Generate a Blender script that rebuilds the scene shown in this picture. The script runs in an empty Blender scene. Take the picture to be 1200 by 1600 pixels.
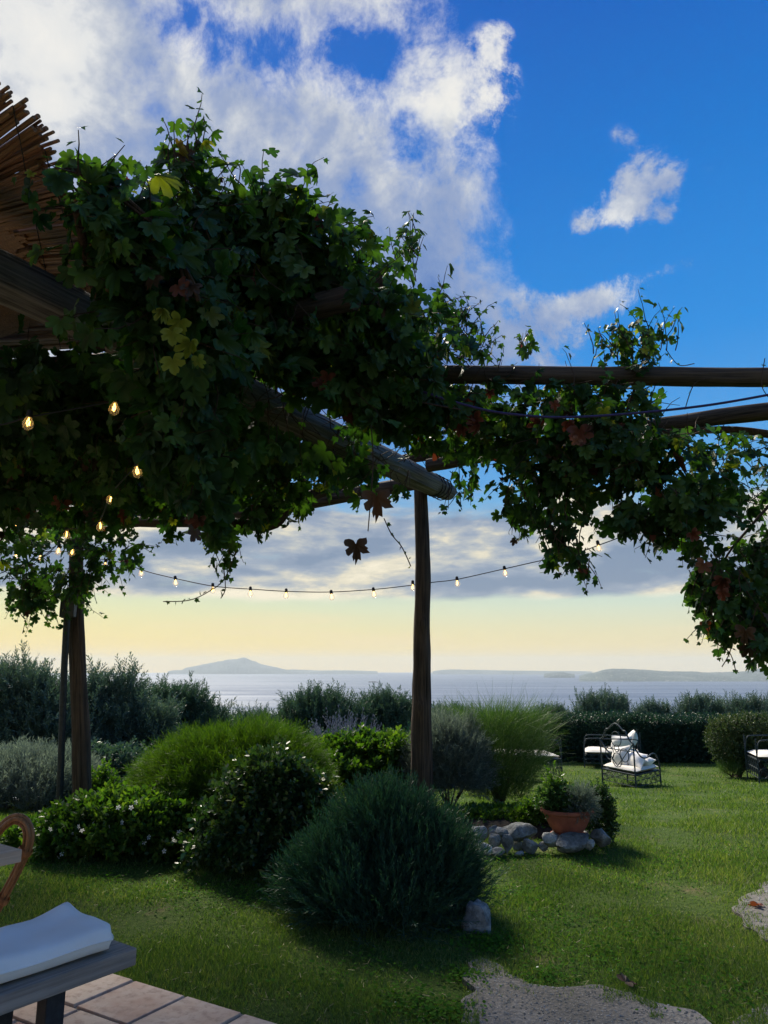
import bpy, bmesh, math, random
import numpy as np
from mathutils import Vector, Matrix, noise as mnoise
rnd = random.Random(7)
rng = np.random.default_rng(11)
S = bpy.context.scene
COL = S.collection
R = math.radians

# ------------------------------------------------------------------ camera
PITCH = math.atan(243.5 / 1155)
CAMZ = 1.5
FPX = 1155.0
cam_d = bpy.data.cameras.new('camera')
cam = bpy.data.objects.new('camera', cam_d); COL.objects.link(cam)
cam.location = (0, 0, CAMZ)
cam.rotation_euler = (math.pi / 2 + PITCH, 0, 0)
cam_d.sensor_fit = 'VERTICAL'; cam_d.sensor_height = 36; cam_d.lens = FPX / 1600 * 36
cam_d.clip_start = 0.05; cam_d.clip_end = 300000
S.camera = cam
S.view_settings.view_transform = 'Standard'
try: S.view_settings.look = 'None'
except Exception: pass
S.view_settings.exposure = 0.62; S.view_settings.gamma = 1.0
S.view_settings.use_curve_mapping = False

CP, SP = math.cos(PITCH), math.sin(PITCH)
def ray(x, y):
    u = (x - 600) / FPX; v = (800 - y) / FPX
    return Vector((u, CP - v * SP, SP + v * CP))
def W(x, y, Y):                     # a point seen in that direction, Y metres ahead
    d = ray(x, y); t = Y / d.y
    return Vector((d.x * t, Y, CAMZ + d.z * t))
def azel(x, y):
    d = ray(x, y)
    return math.atan2(d.x, d.y), math.atan2(d.z, math.hypot(d.x, d.y))
def pxm(Y): return Y * 1.0 / FPX     # metres per photo pixel at that distance

# ------------------------------------------------------------------ node helper
class NB:
    def __init__(s, nt): s.nt = nt; s.n = nt.nodes; s.l = nt.links
    def new(s, t, **kw):
        n = s.n.new(t)
        for k, v in kw.items(): setattr(n, k, v)
        return n
    def put(s, sock, v):
        if isinstance(v, X): v = v.s
        if isinstance(v, bpy.types.NodeSocket): s.l.new(v, sock)
        else: sock.default_value = v
    def math(s, op, a, b=0.0, c=0.0, clamp=False):
        n = s.new('ShaderNodeMath', operation=op, use_clamp=clamp)
        s.put(n.inputs[0], a); s.put(n.inputs[1], b); s.put(n.inputs[2], c)
        return X(s, n.outputs[0])
    def sstep(s, v, a, b, lo=0.0, hi=1.0):
        n = s.new('ShaderNodeMapRange', interpolation_type='SMOOTHSTEP')
        s.put(n.inputs['Value'], v); s.put(n.inputs['From Min'], a); s.put(n.inputs['From Max'], b)
        s.put(n.inputs['To Min'], lo); s.put(n.inputs['To Max'], hi)
        return X(s, n.outputs[0])
    def ramp(s, v, stops, interp='LINEAR'):
        n = s.new('ShaderNodeValToRGB'); cr = n.color_ramp; cr.interpolation = interp
        while len(cr.elements) < len(stops): cr.elements.new(0.5)
        for e, (p, c) in zip(cr.elements, stops):
            e.position = p; e.color = tuple(c) + (1.0,) if len(c) == 3 else c
        s.put(n.inputs[0], v); return n.outputs[0]
    def mix(s, f, a, b, blend='MIX'):
        n = s.new('ShaderNodeMix', data_type='RGBA', blend_type=blend)
        s.put(n.inputs[0], f)
        for i, v in ((6, a), (7, b)):
            if isinstance(v, (tuple, list)) and len(v) == 3: v = tuple(v) + (1.0,)
            s.put(n.inputs[i], v)
        return n.outputs[2]
    def comb(s, x, y, z):
        n = s.new('ShaderNodeCombineXYZ')
        for i, v in enumerate((x, y, z)): s.put(n.inputs[i], v)
        return n.outputs[0]
    def noise(s, vec, scale, detail=6, rough=0.5, dist=0.0, lac=2.0, out=0):
        n = s.new('ShaderNodeTexNoise')
        if vec is not None: s.put(n.inputs['Vector'], vec)
        n.inputs['Scale'].default_value = scale; n.inputs['Detail'].default_value = detail
        n.inputs['Roughness'].default_value = rough; n.inputs['Distortion'].default_value = dist
        n.inputs['Lacunarity'].default_value = lac
        return X(s, n.outputs[out])
    def vmath(s, op, a, b=(0, 0, 0)):
        n = s.new('ShaderNodeVectorMath', operation=op)
        s.put(n.inputs[0], a); s.put(n.inputs[1], b); return n.outputs[0]
class X:
    def __init__(s, nb, sock): s.nb = nb; s.s = sock
    def __add__(s, o): return s.nb.math('ADD', s, o)
    def __radd__(s, o): return s.nb.math('ADD', o, s)
    def __sub__(s, o): return s.nb.math('SUBTRACT', s, o)
    def __rsub__(s, o): return s.nb.math('SUBTRACT', o, s)
    def __mul__(s, o): return s.nb.math('MULTIPLY', s, o)
    def __rmul__(s, o): return s.nb.math('MULTIPLY', s, o)
    def __truediv__(s, o): return s.nb.math('DIVIDE', s, o)

def lin(r, g, b):
    f = lambda c: (c / 255 / 12.92) if c / 255 <= 0.04045 else ((c / 255 + 0.055) / 1.055) ** 2.4
    return (f(r), f(g), f(b))

# ------------------------------------------------------------------ sky
SUN_AZ, SUN_EL = R(-22), R(42)
wd = bpy.data.worlds.new('World'); S.world = wd; wd.use_nodes = True
nt = wd.node_tree; nt.nodes.clear(); b = NB(nt)
tc = b.new('ShaderNodeTexCoord').outputs['Generated']
sep = b.new('ShaderNodeSeparateXYZ'); b.l.new(tc, sep.inputs[0])
dx, dy, dz = (X(b, sep.outputs[i]) for i in range(3))
el = b.math('ARCSINE', dz) * (180 / math.pi)          # degrees
az = b.math('ARCTAN2', dx, dy) * (180 / math.pi)
elw = b.math('MAXIMUM', el, 0.0)
t = elw / 90.0
def rs(st): return [(e / 90, c) for e, c in st]
west = b.ramp(t, rs([(0, (1.18, .80, .17)), (1.6, (1.07, .80, .20)), (4.5, lin(234, 234, 176)), (8, lin(180, 212, 214)), (14, lin(88, 160, 222)),
                     (24, lin(34, 134, 218)), (36, lin(10, 110, 206)), (50, lin(2, 92, 190)), (90, lin(8, 76, 160))]))
east = b.ramp(t, rs([(0, (1.0, .75, .30)), (1.6, (.92, .75, .34)), (4.5, lin(212, 226, 204)), (8, lin(150, 202, 222)), (14, lin(88, 165, 228)),
                     (24, lin(34, 142, 226)), (36, lin(6, 118, 210)), (48, lin(0, 92, 192)), (90, lin(0, 72, 160))]))
clear = b.mix(b.sstep(az, -35, 30), west, east)
sky = b.new('ShaderNodeTexSky'); sky.sky_type = 'NISHITA'; sky.sun_disc = False
sky.sun_elevation = SUN_EL; sky.sun_rotation = SUN_AZ % (2 * math.pi); sky.ozone_density = 3.0
nish = b.vmath('SCALE', sky.outputs[0]); nish.node.inputs['Scale'].default_value = 0.05
clear = b.mix(0.04, clear, nish)

# clouds: altitude-like coordinates from direction
def Zb(x, y):
    a, e = azel(x, y); return math.degrees(a), math.degrees(e)
def blob(x, y, rx, ry, rot=0.0, w=1.0):               # rx, ry in photo pixels -> degrees
    a0, e0 = Zb(x, y); k = 0.045
    ca, sa = math.cos(rot), math.sin(rot)
    da = (az - a0) * math.cos(math.radians(e0)); de = el - e0
    p = (da * ca + de * sa) / (rx * k); q = (de * ca - da * sa) / (ry * k)
    r2 = p * p + q * q
    g = b.math('POWER', 2.71828, r2 * -0.7)
    return g * w
def curve(v, pts):                                    # piecewise curve of elevation
    lo, hi = pts[0][0], pts[-1][0]
    ylo = min(p[1] for p in pts); yhi = max(p[1] for p in pts)
    n = b.new('ShaderNodeFloatCurve'); c = n.mapping.curves[0]
    P = [((x - lo) / (hi - lo), (y - ylo) / (yhi - ylo)) for x, y in pts]
    while len(c.points) < len(P): c.points.new(0.5, 0.5)
    for q, (x, y) in zip(c.points, P): q.location = (x, y); q.handle_type = 'AUTO'
    n.mapping.update()
    b.put(n.inputs['Value'], (v - lo) / (hi - lo))
    return X(b, n.outputs[0]) * (yhi - ylo) + ylo
warp = b.noise(tc, 3.0, 3, 0.5, 0, out=1)
wv = b.vmath('SCALE', b.vmath('SUBTRACT', warp.s, (0.5, 0.5, 0.5))); wv.node.inputs['Scale'].default_value = 0.10
dirw = b.vmath('ADD', tc, wv)
sdir = (-0.596, 0.662, 0.704)
off = tuple(c * 0.05 for c in sdir)
n1 = b.noise(dirw, 3.6, 10, 0.57)
n1s = b.noise(b.vmath('ADD', dirw, off), 3.6, 5, 0.55)
nfine = b.noise(b.vmath('ADD', dirw, (3.1, 1.7, 0.4)), 17, 10, 0.70)
nbig = b.noise(b.vmath('ADD', dirw, (7.7, 2.2, 5.1)), 2.6, 3, 0.5)
# big cloud bank: everything west of an edge that depends on elevation
edge = curve(el, [(e, a) for a, e in sorted([Zb(690, 0), Zb(770, 100), Zb(792, 210), Zb(790, 300), Zb(795, 400), Zb(810, 480), Zb(830, 560), Zb(820, 640), (30.0, 70.0), (13.0, 5.0)], key=lambda p: p[1])])
bank = b.sstep((edge - az) + (n1 - 0.5) * 13 + (nfine - 0.5) * 10, -1.0, 4.0)
bank = bank * b.sstep(el, 15.5, 19.5)
holes = blob(410, 95, 90, 60, 0.3, 0.34) + blob(265, 15, 70, 40, 0, .34) + blob(628, 235, 50, 40, 0, .16) + blob(575, 85, 70, 30, 0.2, .30) + blob(250, 190, 60, 40, 0, .14) + blob(545, 300, 45, 30, 0, .14)
cov_b = b.math('MULTIPLY', bank, b.sstep(n1 * 0.75 + nfine * 0.25 - holes * 0.60 + (nfine - .5) * .24, 0.265, 0.46), clamp=True)
# small puffs
puffs = (blob(992, 305, 38, 32, 0.2, .90) + blob(1045, 270, 30, 18, 0.1, .55) + blob(1010, 262, 30, 24, 0.1, .3) + blob(908, 350, 20, 15, 0.3, .85) + blob(1038, 333, 14, 12, 0, .6)
         + blob(1040, 420, 36, 13, 0.1, .75) + blob(980, 215, 22, 14, -.5, .45) + blob(1108, 270, 14, 10, 0, .5)
         + blob(935, 468, 48, 22, 0, .95) + blob(890, 490, 50, 30, 0, .6) + blob(800, 540, 90, 60, 0, .7)
         + blob(772, 80, 22, 30, -.5, .6) + blob(745, 160, 45, 60, -.4, .7) + blob(775, 540, 60, 40, 0, .3))
n4 = b.noise(b.vmath('ADD', tc, (5.3, 2.9, 6.1)), 9.0, 12, 0.72, .5)
cov_p = b.sstep(puffs * 1.1 + (n4 - 0.5) * 3.6 + (nfine - .5) * 2.2, 0.34, 1.15) * b.sstep(puffs, 0.08, .3)
# low layer with a flat base over the sea
lay = b.comb(dx, dy, dz * 3.3)
lw = b.vmath('ADD', lay, wv)
n2 = b.noise(lw, 4.5, 9, 0.57)
n2s = b.noise(b.vmath('ADD', lw, (-0.05, 0.03, 0.12)), 4.5, 6, 0.55)
n3 = b.noise(b.vmath('ADD', lw, (2, 5, 1)), 11, 7, 0.6)
base_e = 5.0 + (n3 - 0.5) * 1.2
low = b.sstep(el, base_e - 0.15, base_e + 0.55) * b.sstep(el, 24, 11.5)
topthin = b.sstep(el, 8.5, 16, 0.0, 0.36)
cov_l = low * b.sstep(n2 * 0.65 + n3 * 0.35 - topthin, 0.25, 0.42)
streak = b.sstep(b.noise(b.comb(dx, dy, dz * 14), 3.2, 5, 0.5), 0.52, 0.72) * b.sstep(el, 0.8, 2.2) * b.sstep(el, 5.2, 3.2) * 0.35
# shading: side towards the sun bright, thick middle grey
sh_b = (n1 - n1s) * 2.6 + nbig * 0.9 - 0.17 + (0.5 - n1) * 0.8 + (1.0 - cov_b) * 0.22 + (nfine - 0.5) * 0.62
ridge = blob(640, 250, 110, 150, -.5, .30) + blob(430, 60, 110, 60, -.5, .28) + blob(60, 60, 130, 90, 0, .20) + blob(730, 400, 90, 60, 0.4, .18) + blob(560, 190, 100, 60, 0.4, .10)
colb = b.ramp(sh_b + ridge, [(0.0, lin(96, 128, 186)), (0.22, lin(128, 152, 196)), (0.42, lin(158, 172, 200)), (0.56, lin(194, 200, 210)), (0.72, lin(234, 234, 230)), (1.0, lin(250, 246, 236))])
sh_l = (n2 - n2s) * 3.4 + (0.5 - n3) * 0.7 + 0.40 + b.sstep(el, 12, 15) * 0.22 + b.sstep(el, 6.3, 5.1) * 0.42 - b.sstep(az, -10, 25) * .05
coll = b.ramp(sh_l, [(0.10, lin(122, 140, 168)), (0.38, lin(150, 162, 182)), (0.58, lin(188, 190, 190)), (0.76, lin(232, 222, 196)), (0.96, lin(252, 240, 212))])
skyc = b.mix(streak, clear, lin(252, 226, 176))
skyc = b.mix(cov_l * 0.94, skyc, coll)
skyc = b.mix(cov_b * 0.93, skyc, colb)
skyc = b.mix(cov_p * 0.88, skyc, colb)
skyc = b.mix(b.sstep(el, -0.5, -6), skyc, lin(110, 130, 140))
bg = b.new('ShaderNodeBackground'); b.put(bg.inputs[0], skyc); bg.inputs[1].default_value = 0.66
out = b.new('ShaderNodeOutputWorld'); b.l.new(bg.outputs[0], out.inputs[0])

sl = bpy.data.lights.new('sun', 'SUN'); sun = bpy.data.objects.new('sun', sl); COL.objects.link(sun)
sl.energy = 5.0; sl.angle = R(13); sl.color = (1.0, 0.91, 0.76)
sun.rotation_euler = Vector((-math.sin(SUN_AZ) * math.cos(SUN_EL), -math.cos(SUN_AZ) * math.cos(SUN_EL), -math.sin(SUN_EL))).to_track_quat('-Z', 'Y').to_euler()
wd.cycles.sampling_method='MANUAL'; wd.cycles.sample_map_resolution=256

# ------------------------------------------------------------------ ground shape
def GZ(x, y):
    """height of the garden: level by the terrace, a gentle fall beyond, then the hillside down to the sea"""
    z = 0.0
    if y > 7.5: z -= 0.09 * (min(y, 15.5) - 7.5)
    if y > 15.5: z -= 0.03 * (min(y, 22.5) - 15.5)
    edge = 22.5
    if x < -1.0: edge = 22.5 - min(1.0, (-1.0 - x) / 4.0) * 12.0
    elif x < 1.5: edge = 22.5 - (1.5 - x) / 2.5 * 0.0
    if y > edge: z -= 0.32 * (y - edge)
    return max(z, -175.0)
def G(x, y):
    """garden point seen at photo pixel"""
    d = ray(x, y); t0 = 0.5; t = t0
    while t < 60:
        p = Vector((0, 0, CAMZ)) + d * t
        if p.z <= GZ(p.x, p.y): break
        t += 0.01
    return Vector((p.x, p.y, GZ(p.x, p.y)))

# ------------------------------------------------------------------ materials
MATS = {}
def mat(name, fn):
    m = bpy.data.materials.new(name); m.use_nodes = True
    nt = m.node_tree; nt.nodes.clear(); q = NB(nt)
    o = q.new('ShaderNodeOutputMaterial'); sh = fn(q)
    q.l.new(sh, o.inputs[0]); MATS[name] = m; return m
def princ(q, col, rough=0.8, bump=None, bstr=0.3, bdist=0.01, metal=0.0, spec=0.4, **kw):
    p = q.new('ShaderNodeBsdfPrincipled')
    if isinstance(col, (tuple, list)) and len(col) == 3: col = tuple(col) + (1,)
    q.put(p.inputs['Base Color'], col); q.put(p.inputs['Roughness'], rough)
    p.inputs['Metallic'].default_value = metal; p.inputs['Specular IOR Level'].default_value = spec
    if bump is not None:
        bn = q.new('ShaderNodeBump'); bn.inputs['Strength'].default_value = bstr; bn.inputs['Distance'].default_value = bdist
        q.put(bn.inputs['Height'], bump); q.l.new(bn.outputs[0], p.inputs['Normal'])
    for k, v in kw.items(): q.put(p.inputs[k.replace('_', ' ')], v)
    return p.outputs[0]
def objc(q): return q.new('ShaderNodeTexCoord').outputs['Object']
def leaf_mat(name, stops, trans=0.35, rough=0.5, tint=(1.1, 1.25, 0.5), spec=0.35, clump=1.6):
    def f(q):
        g = q.new('ShaderNodeNewGeometry'); oi = q.new('ShaderNodeObjectInfo')
        rr = q.math('FRACT', X(q, g.outputs['Random Per Island']) + X(q, oi.outputs['Random']))
        n = q.noise(g.outputs['Position'], clump, 3, .6)
        v = q.math('ADD', rr * 0.7 + (n - 0.5) * 0.9, 0.15, clamp=True)
        c = q.ramp(v, stops)
        d = princ(q, c, rough, spec=spec)
        tn = q.new('ShaderNodeBsdfTranslucent')
        q.put(tn.inputs[0], q.mix(1.0, c, tint, 'MULTIPLY'))
        m = q.new('ShaderNodeMixShader'); m.inputs[0].default_value = trans
        q.l.new(d, m.inputs[1]); q.l.new(tn.outputs[0], m.inputs[2]); return m.outputs[0]
    return mat(name, f)
def wood_mat(name, dark, light, axis='Z', scale=1.0, bstr=0.6, rough=0.85):
    def f(q):
        mp = q.new('ShaderNodeMapping')
        s = {'Z': (22, 22, .9), 'X': (.9, 22, 22), 'Y': (22, .9, 22)}[axis]
        mp.inputs['Scale'].default_value = tuple(k * scale for k in s)
        q.l.new(objc(q), mp.inputs[0])
        n = q.noise(mp.outputs[0], 2.2, 8, .62, .4); n2 = q.noise(objc(q), 3.0, 4, .6)
        c = q.ramp(n * .85 + n2 * .25, [(0.36, dark), (0.52, tuple((a + b_) / 2 for a, b_ in zip(dark, light))), (0.68, light)])
        return princ(q, c, rough, bump=n.s, bstr=bstr, bdist=0.012, spec=.25)
    return mat(name, f)
def plain_mat(name, c1, c2, scale=8, rough=.8, bstr=.3, detail=6, bdist=.01, metal=0, spec=.4, lo=.35, hi=.68):
    def f(q):
        n = q.noise(objc(q), scale, detail, .6)
        return princ(q, q.ramp(n, [(lo, c1), (hi, c2)]), rough, bump=n.s, bstr=bstr, bdist=bdist, metal=metal, spec=spec)
    return mat(name, f)

M = {}
M['vine'] = leaf_mat('vine_leaf_green', [(0, (.011, .034, .014)), (.35, (.022, .060, .018)), (.65, (.040, .088, .020)), (.88, (.060, .115, .024)), (.98, (.12, .125, .025)), (1, (.15, .09, .025))], .40, .50, (1.4, 1.7, .40), .28)
M['vine_yellow_or_backlit'] = leaf_mat('vine_leaf_yellow_or_backlit', [(0, (.10, .14, .02)), (1, (.26, .27, .03))], .5, .5, (1.3, 1.4, .4))  # yellowed leaves; one cluster uses it for light shining through from behind
M['vine_red'] = leaf_mat('vine_leaf_red', [(0, (.07, .022, .014)), (.6, (.15, .042, .024)), (1, (.15, .08, .03))], .28, .6, (1.4, 1.0, .6))
M['vine_dry'] = leaf_mat('vine_leaf_dry', [(0, (.028, .017, .010)), (1, (.075, .040, .022))], .10, .7, (1.2, 1.0, .6))
M['rosemary'] = leaf_mat('rosemary_needles', [(0, (.010, .042, .032)), (.5, (.022, .070, .044)), (1, (.06, .12, .055))], .25, .6, (1, 1.2, .6))
M['dome'] = leaf_mat('feathery_green', [(0, (.018, .050, .008)), (.5, (.042, .098, .012)), (1, (.10, .165, .02))], .45, .6, (1.3, 1.4, .3))
M['shrub_dark'] = leaf_mat('dark_shrub_leaf', [(0, (.014, .042, .014)), (.6, (.034, .080, .020)), (.88, (.075, .11, .022)), (1, (.14, .11, .03))], .32, .42, (1.1, 1.2, .5), .6)
M['shrub_light'] = leaf_mat('light_shrub_leaf', [(0, (.024, .068, .012)), (.5, (.055, .120, .018)), (1, (.14, .21, .03))], .42, .45, (1.3, 1.5, .4))
M['olive'] = leaf_mat('olive_leaf', [(0, (.045, .085, .068)), (.5, (.085, .14, .11)), (1, (.17, .23, .17))], .22, .5, (1, 1.15, .7), .4)
M['olive_dark'] = leaf_mat('olive_leaf_deep', [(0, (.032, .070, .050)), (.5, (.06, .115, .075)), (1, (.12, .18, .11))], .22, .5, (1, 1.15, .7), .4)
M['silver'] = leaf_mat('silver_leaf', [(0, (.08, .11, .10)), (.6, (.15, .19, .17)), (1, (.28, .32, .29))], .35, .7, (1, 1.1, .8))
M['broom'] = leaf_mat('broom_twigs', [(0, (.030, .075, .022)), (.5, (.06, .13, .035)), (1, (.14, .20, .06))], .35, .6, (1.1, 1.2, .5))
M['hedge'] = leaf_mat('hedge_leaf', [(0, (.008, .034, .026)), (.6, (.018, .058, .036)), (1, (.05, .095, .05))], .2, .5, (1, 1.2, .6))
M['topiary'] = leaf_mat('topiary_leaf', [(0, (.022, .045, .02)), (.6, (.05, .09, .03)), (1, (.14, .15, .04))], .25, .5, (1.1, 1.2, .5))
M['pot_leaf'] = leaf_mat('pot_plant_leaf', [(0, (.02, .06, .02)), (.6, (.05, .11, .03)), (1, (.14, .20, .08))], .3, .5, (1.1, 1.3, .5))
M['petal'] = leaf_mat('white_petal', [(0, (.7, .72, .7)), (1, (.82, .82, .8))], .3, .5, (1, 1, 1))
M['lavender'] = leaf_mat('lavender_spike', [(0, (.09, .11, .16)), (1, (.18, .20, .27))], .2, .7, (1, 1, 1))
M['grass'] = leaf_mat('grass_blade', [(0, (.030, .062, .016)), (.3, (.060, .115, .028)), (.55, (.10, .165, .042)), (.8, (.18, .215, .075)), (1, (.32, .30, .16))], .40, .55, (1.3, 1.5, .35), .25, clump=.7)
M['weed'] = leaf_mat('clover_leaf', [(0, (.035, .11, .012)), (1, (.08, .19, .022))], .4, .9, (1.2, 1.4, .4), 0.05)
M['drygrass'] = leaf_mat('dry_stalk', [(0, (.16, .16, .06)), (1, (.30, .27, .12))], .3, .6, (1, 1, .7))
M['bark'] = wood_mat('weathered_post', (.011, .008, .006), (.105, .072, .050), 'Z', 1.0, 1.0)
M['beamwood'] = wood_mat('weathered_beam', (.020, .018, .016), (.19, .172, .145), 'Z', 1.0, 1.0)
M['stem'] = wood_mat('vine_stem', (.016, .010, .006), (.085, .05, .032), 'Z', 2.0, .8)
M['twig'] = plain_mat('thin_twig', (.03, .022, .012), (.09, .06, .03), 20)
M['cane'] = wood_mat('reed_cane', (.075, .036, .016), (.27, .145, .065), 'Z', 1.6, .35, .6)
M['metal_dark'] = plain_mat('dark_iron', (.010, .014, .018), (.028, .034, .040), 30, .5, .1, metal=.3)
M['iron_blue'] = plain_mat('painted_iron', (.012, .024, .032), (.035, .055, .065), 30, .55, .1, metal=.2)
M['rubber'] = plain_mat('cable_rubber', (.006, .006, .008), (.014, .014, .016), 30, .6, .1)
M['purple'] = plain_mat('cable_violet', (.020, .012, .055), (.045, .025, .11), 30, .5, .1)
M['plastic'] = plain_mat('box_plastic', (.03, .035, .035), (.05, .055, .055), 10, .5, .05)
M['terracotta'] = plain_mat('terracotta', (.20, .055, .035), (.36, .11, .07), 9, .8, .3)
M['soil'] = plain_mat('garden_soil', (.012, .009, .006), (.045, .032, .02), 14, 1, .9)
def f_cloth(q):
    n = q.noise(objc(q), 260, 2, .5); n2 = q.noise(objc(q), 5, 4, .5)
    return princ(q, q.ramp(n2, [(.3, (.78, .74, .68)), (.7, (.86, .83, .78))]), .95, bump=(n * .25 + n2).s, bstr=.3, bdist=.006, spec=.15)
M['cloth'] = mat('white_canvas', f_cloth)
def f_cream(q):
    n = q.noise(objc(q), 200, 2, .5)
    return princ(q, (.70, .66, .58), .95, bump=n.s, bstr=.2, bdist=.003, spec=.15)
M['cream'] = mat('cream_canvas', f_cream)
M['benchwood'] = wood_mat('grey_teak', (.13, .105, .085), (.36, .30, .245), 'X', .8, .35, .75)
M['tablewood'] = wood_mat('pale_table_wood', (.30, .19, .12), (.60, .42, .29), 'X', .7, .2, .6)
M['rattan'] = wood_mat('rattan_cane', (.13, .052, .018), (.34, .155, .06), 'Z', 1.5, .4, .38)
def f_tile(q):
    oi = q.new('ShaderNodeObjectInfo')
    g = q.new('ShaderNodeNewGeometry')
    n = q.noise(g.outputs['Position'], 3.0, 8, .65); n2 = q.noise(g.outputs['Position'], 22, 6, .65)
    base = q.ramp(oi.outputs['Random'], [(0, (.36, .17, .12)), (.3, (.45, .29, .20)), (.55, (.50, .36, .26)), (1, (.56, .43, .32))])
    c = q.mix(q.sstep(n, .35, .68, 0, .75), base, (.60, .50, .40))
    c = q.mix(q.sstep(n2, .46, .70, 0, .6), c, (.25, .15, .11))
    return princ(q, c, .75, bump=(n2 * .6 + n).s, bstr=.4, bdist=.006, spec=.3)
M['tile'] = mat('terracotta_tile', f_tile)
M['grout'] = plain_mat('grey_grout', (.10, .095, .08), (.20, .19, .165), 30, .95, .5)
def f_conc(q):
    g = q.new('ShaderNodeNewGeometry').outputs['Position']
    n = q.noise(g, 2.0, 8, .65); n2 = q.noise(g, 40, 5, .7)
    v = q.new('ShaderNodeTexVoronoi'); v.inputs['Scale'].default_value = 55; q.put(v.inputs['Vector'], g)
    c = q.ramp(n * .6 + n2 * .4, [(.32, (.075, .072, .062)), (.5, (.15, .14, .125)), (.68, (.27, .255, .235))])
    c = q.mix(q.sstep(X(q, v.outputs['Distance']), .20, .08, 0, .65), c, (.42, .41, .38))
    return princ(q, c, .9, bump=(n2 + X(q, v.outputs['Distance']) * -.5).s, bstr=.8, bdist=.012, spec=.2)
M['concrete'] = mat('worn_concrete', f_conc)
def f_stone(q):
    oi = q.new('ShaderNodeObjectInfo'); o = q.vmath('ADD', objc(q), q.vmath('SCALE', oi.outputs['Location']))
    n = q.noise(o, 9, 9, .68); n2 = q.noise(o, 38, 5, .6)
    c = q.ramp(n * .7 + n2 * .3 + (X(q, oi.outputs['Random']) - .5) * .14, [(.30, (.045, .050, .050)), (.45, (.15, .16, .16)), (.58, (.30, .31, .31)), (.75, (.50, .50, .50))])
    return princ(q, c, .92, bump=(n + n2 * .3).s, bstr=.9, bdist=.03, spec=.2)
M['stone'] = mat('limestone', f_stone)
def f_turf(q):
    g = q.new('ShaderNodeNewGeometry').outputs['Position']
    n = q.noise(g, .8, 5, .6); n2 = q.noise(g, 26, 8, .7)
    c = q.ramp(n * .45 + n2 * .55, [(.30, (.020, .040, .008)), (.48, (.05, .09, .016)), (.62, (.085, .125, .026)), (.78, (.17, .155, .065))])
    n3 = q.noise(g, 1.3, 6, .7); c = q.mix(q.sstep(n3, .54, .70, 0, .75), c, (.17, .14, .075))
    return princ(q, c, .95, bump=n2.s, bstr=1, bdist=.03, spec=.1)
M['turf'] = mat('turf', f_turf)
def f_hillside(q):
    g = q.new('ShaderNodeNewGeometry').outputs['Position']
    n = q.noise(g, .05, 8, .7); n2 = q.noise(g, 1.2, 5, .7)
    c = q.ramp(n * .5 + n2 * .5, [(.35, (.02, .035, .016)), (.55, (.05, .07, .03)), (.7, (.12, .12, .07))])
    return princ(q, c, 1, bump=n2.s, bstr=.6, bdist=.3, spec=.05)
M['hillside'] = mat('hillside_scrub', f_hillside)
def f_island(q):
    g = q.new('ShaderNodeNewGeometry').outputs['Position']
    n = q.noise(g, .0009, 8, .65); n2 = q.noise(g, .012, 3, .6)
    c = q.ramp(n * .7 + n2 * .3, [(.36, (.05, .075, .075)), (.54, (.10, .13, .125)), (.68, (.22, .235, .23))])  # rock and scrub shifted blue-grey, some distance haze put into the colour
    c = q.mix(q.sstep(n2, .60, .68, 0, .55), c, (.48, .46, .43))
    return princ(q, c, 1, spec=.05)
M['island'] = mat('coast_rock_scrub_hazed', f_island)
def f_sea(q):
    g = q.new('ShaderNodeNewGeometry').outputs['Position']
    mp = q.new('ShaderNodeMapping'); mp.inputs['Scale'].default_value = (.00025, .0018, 1); q.put(mp.inputs[0], g)
    n = q.noise(mp.outputs[0], 1.0, 6, .6)
    mp2 = q.new('ShaderNodeMapping'); mp2.inputs['Scale'].default_value = (.02, .05, 1); q.put(mp2.inputs[0], g)
    w = q.noise(mp2.outputs[0], 1.0, 9, .7)
    c = q.ramp(n, [(.36, (.055, .088, .150)), (.62, (.085, .125, .195))])
    bn = q.new('ShaderNodeBump'); bn.inputs['Strength'].default_value = .9; bn.inputs['Distance'].default_value = 3.0; q.put(bn.inputs['Height'], w)
    df = q.new('ShaderNodeBsdfDiffuse'); q.put(df.inputs[0], c); q.l.new(bn.outputs[0], df.inputs['Normal'])
    gl = q.new('ShaderNodeBsdfGlossy'); gl.inputs['Roughness'].default_value = .42; q.l.new(bn.outputs[0], gl.inputs['Normal'])
    m = q.new('ShaderNodeMixShader'); q.put(m.inputs[0], q.sstep(n, .34, .66, .05, .13)); q.l.new(df.outputs[0], m.inputs[1]); q.l.new(gl.outputs[0], m.inputs[2]); return m.outputs[0]
M['sea'] = mat('sea_water', f_sea)
def f_glass(q):
    tr = q.new('ShaderNodeBsdfTransparent'); tr.inputs[0].default_value = (.97, .96, .94, 1)
    gl = q.new('ShaderNodeBsdfGlossy'); gl.inputs['Roughness'].default_value = .05
    lw = q.new('ShaderNodeLayerWeight'); lw.inputs[0].default_value = .35
    m = q.new('ShaderNodeMixShader'); q.put(m.inputs[0], q.sstep(X(q, lw.outputs['Facing']), .3, 1.0, .05, .75))
    q.l.new(tr.outputs[0], m.inputs[1]); q.l.new(gl.outputs[0], m.inputs[2])
    tl = q.new('ShaderNodeBsdfTranslucent'); tl.inputs[0].default_value = (.9, .85, .75, 1)
    m2 = q.new('ShaderNodeMixShader'); m2.inputs[0].default_value = .16; q.l.new(m.outputs[0], m2.inputs[1]); q.l.new(tl.outputs[0], m2.inputs[2]); return m2.outputs[0]
M['glass'] = mat('bulb_glass', f_glass)
def f_glow(q):
    e = q.new('ShaderNodeEmission'); e.inputs[0].default_value = (1.0, .55, .12, 1); e.inputs[1].default_value = 6.0
    return e.outputs[0]
M['glow'] = mat('bulb_filament', f_glow)

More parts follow.
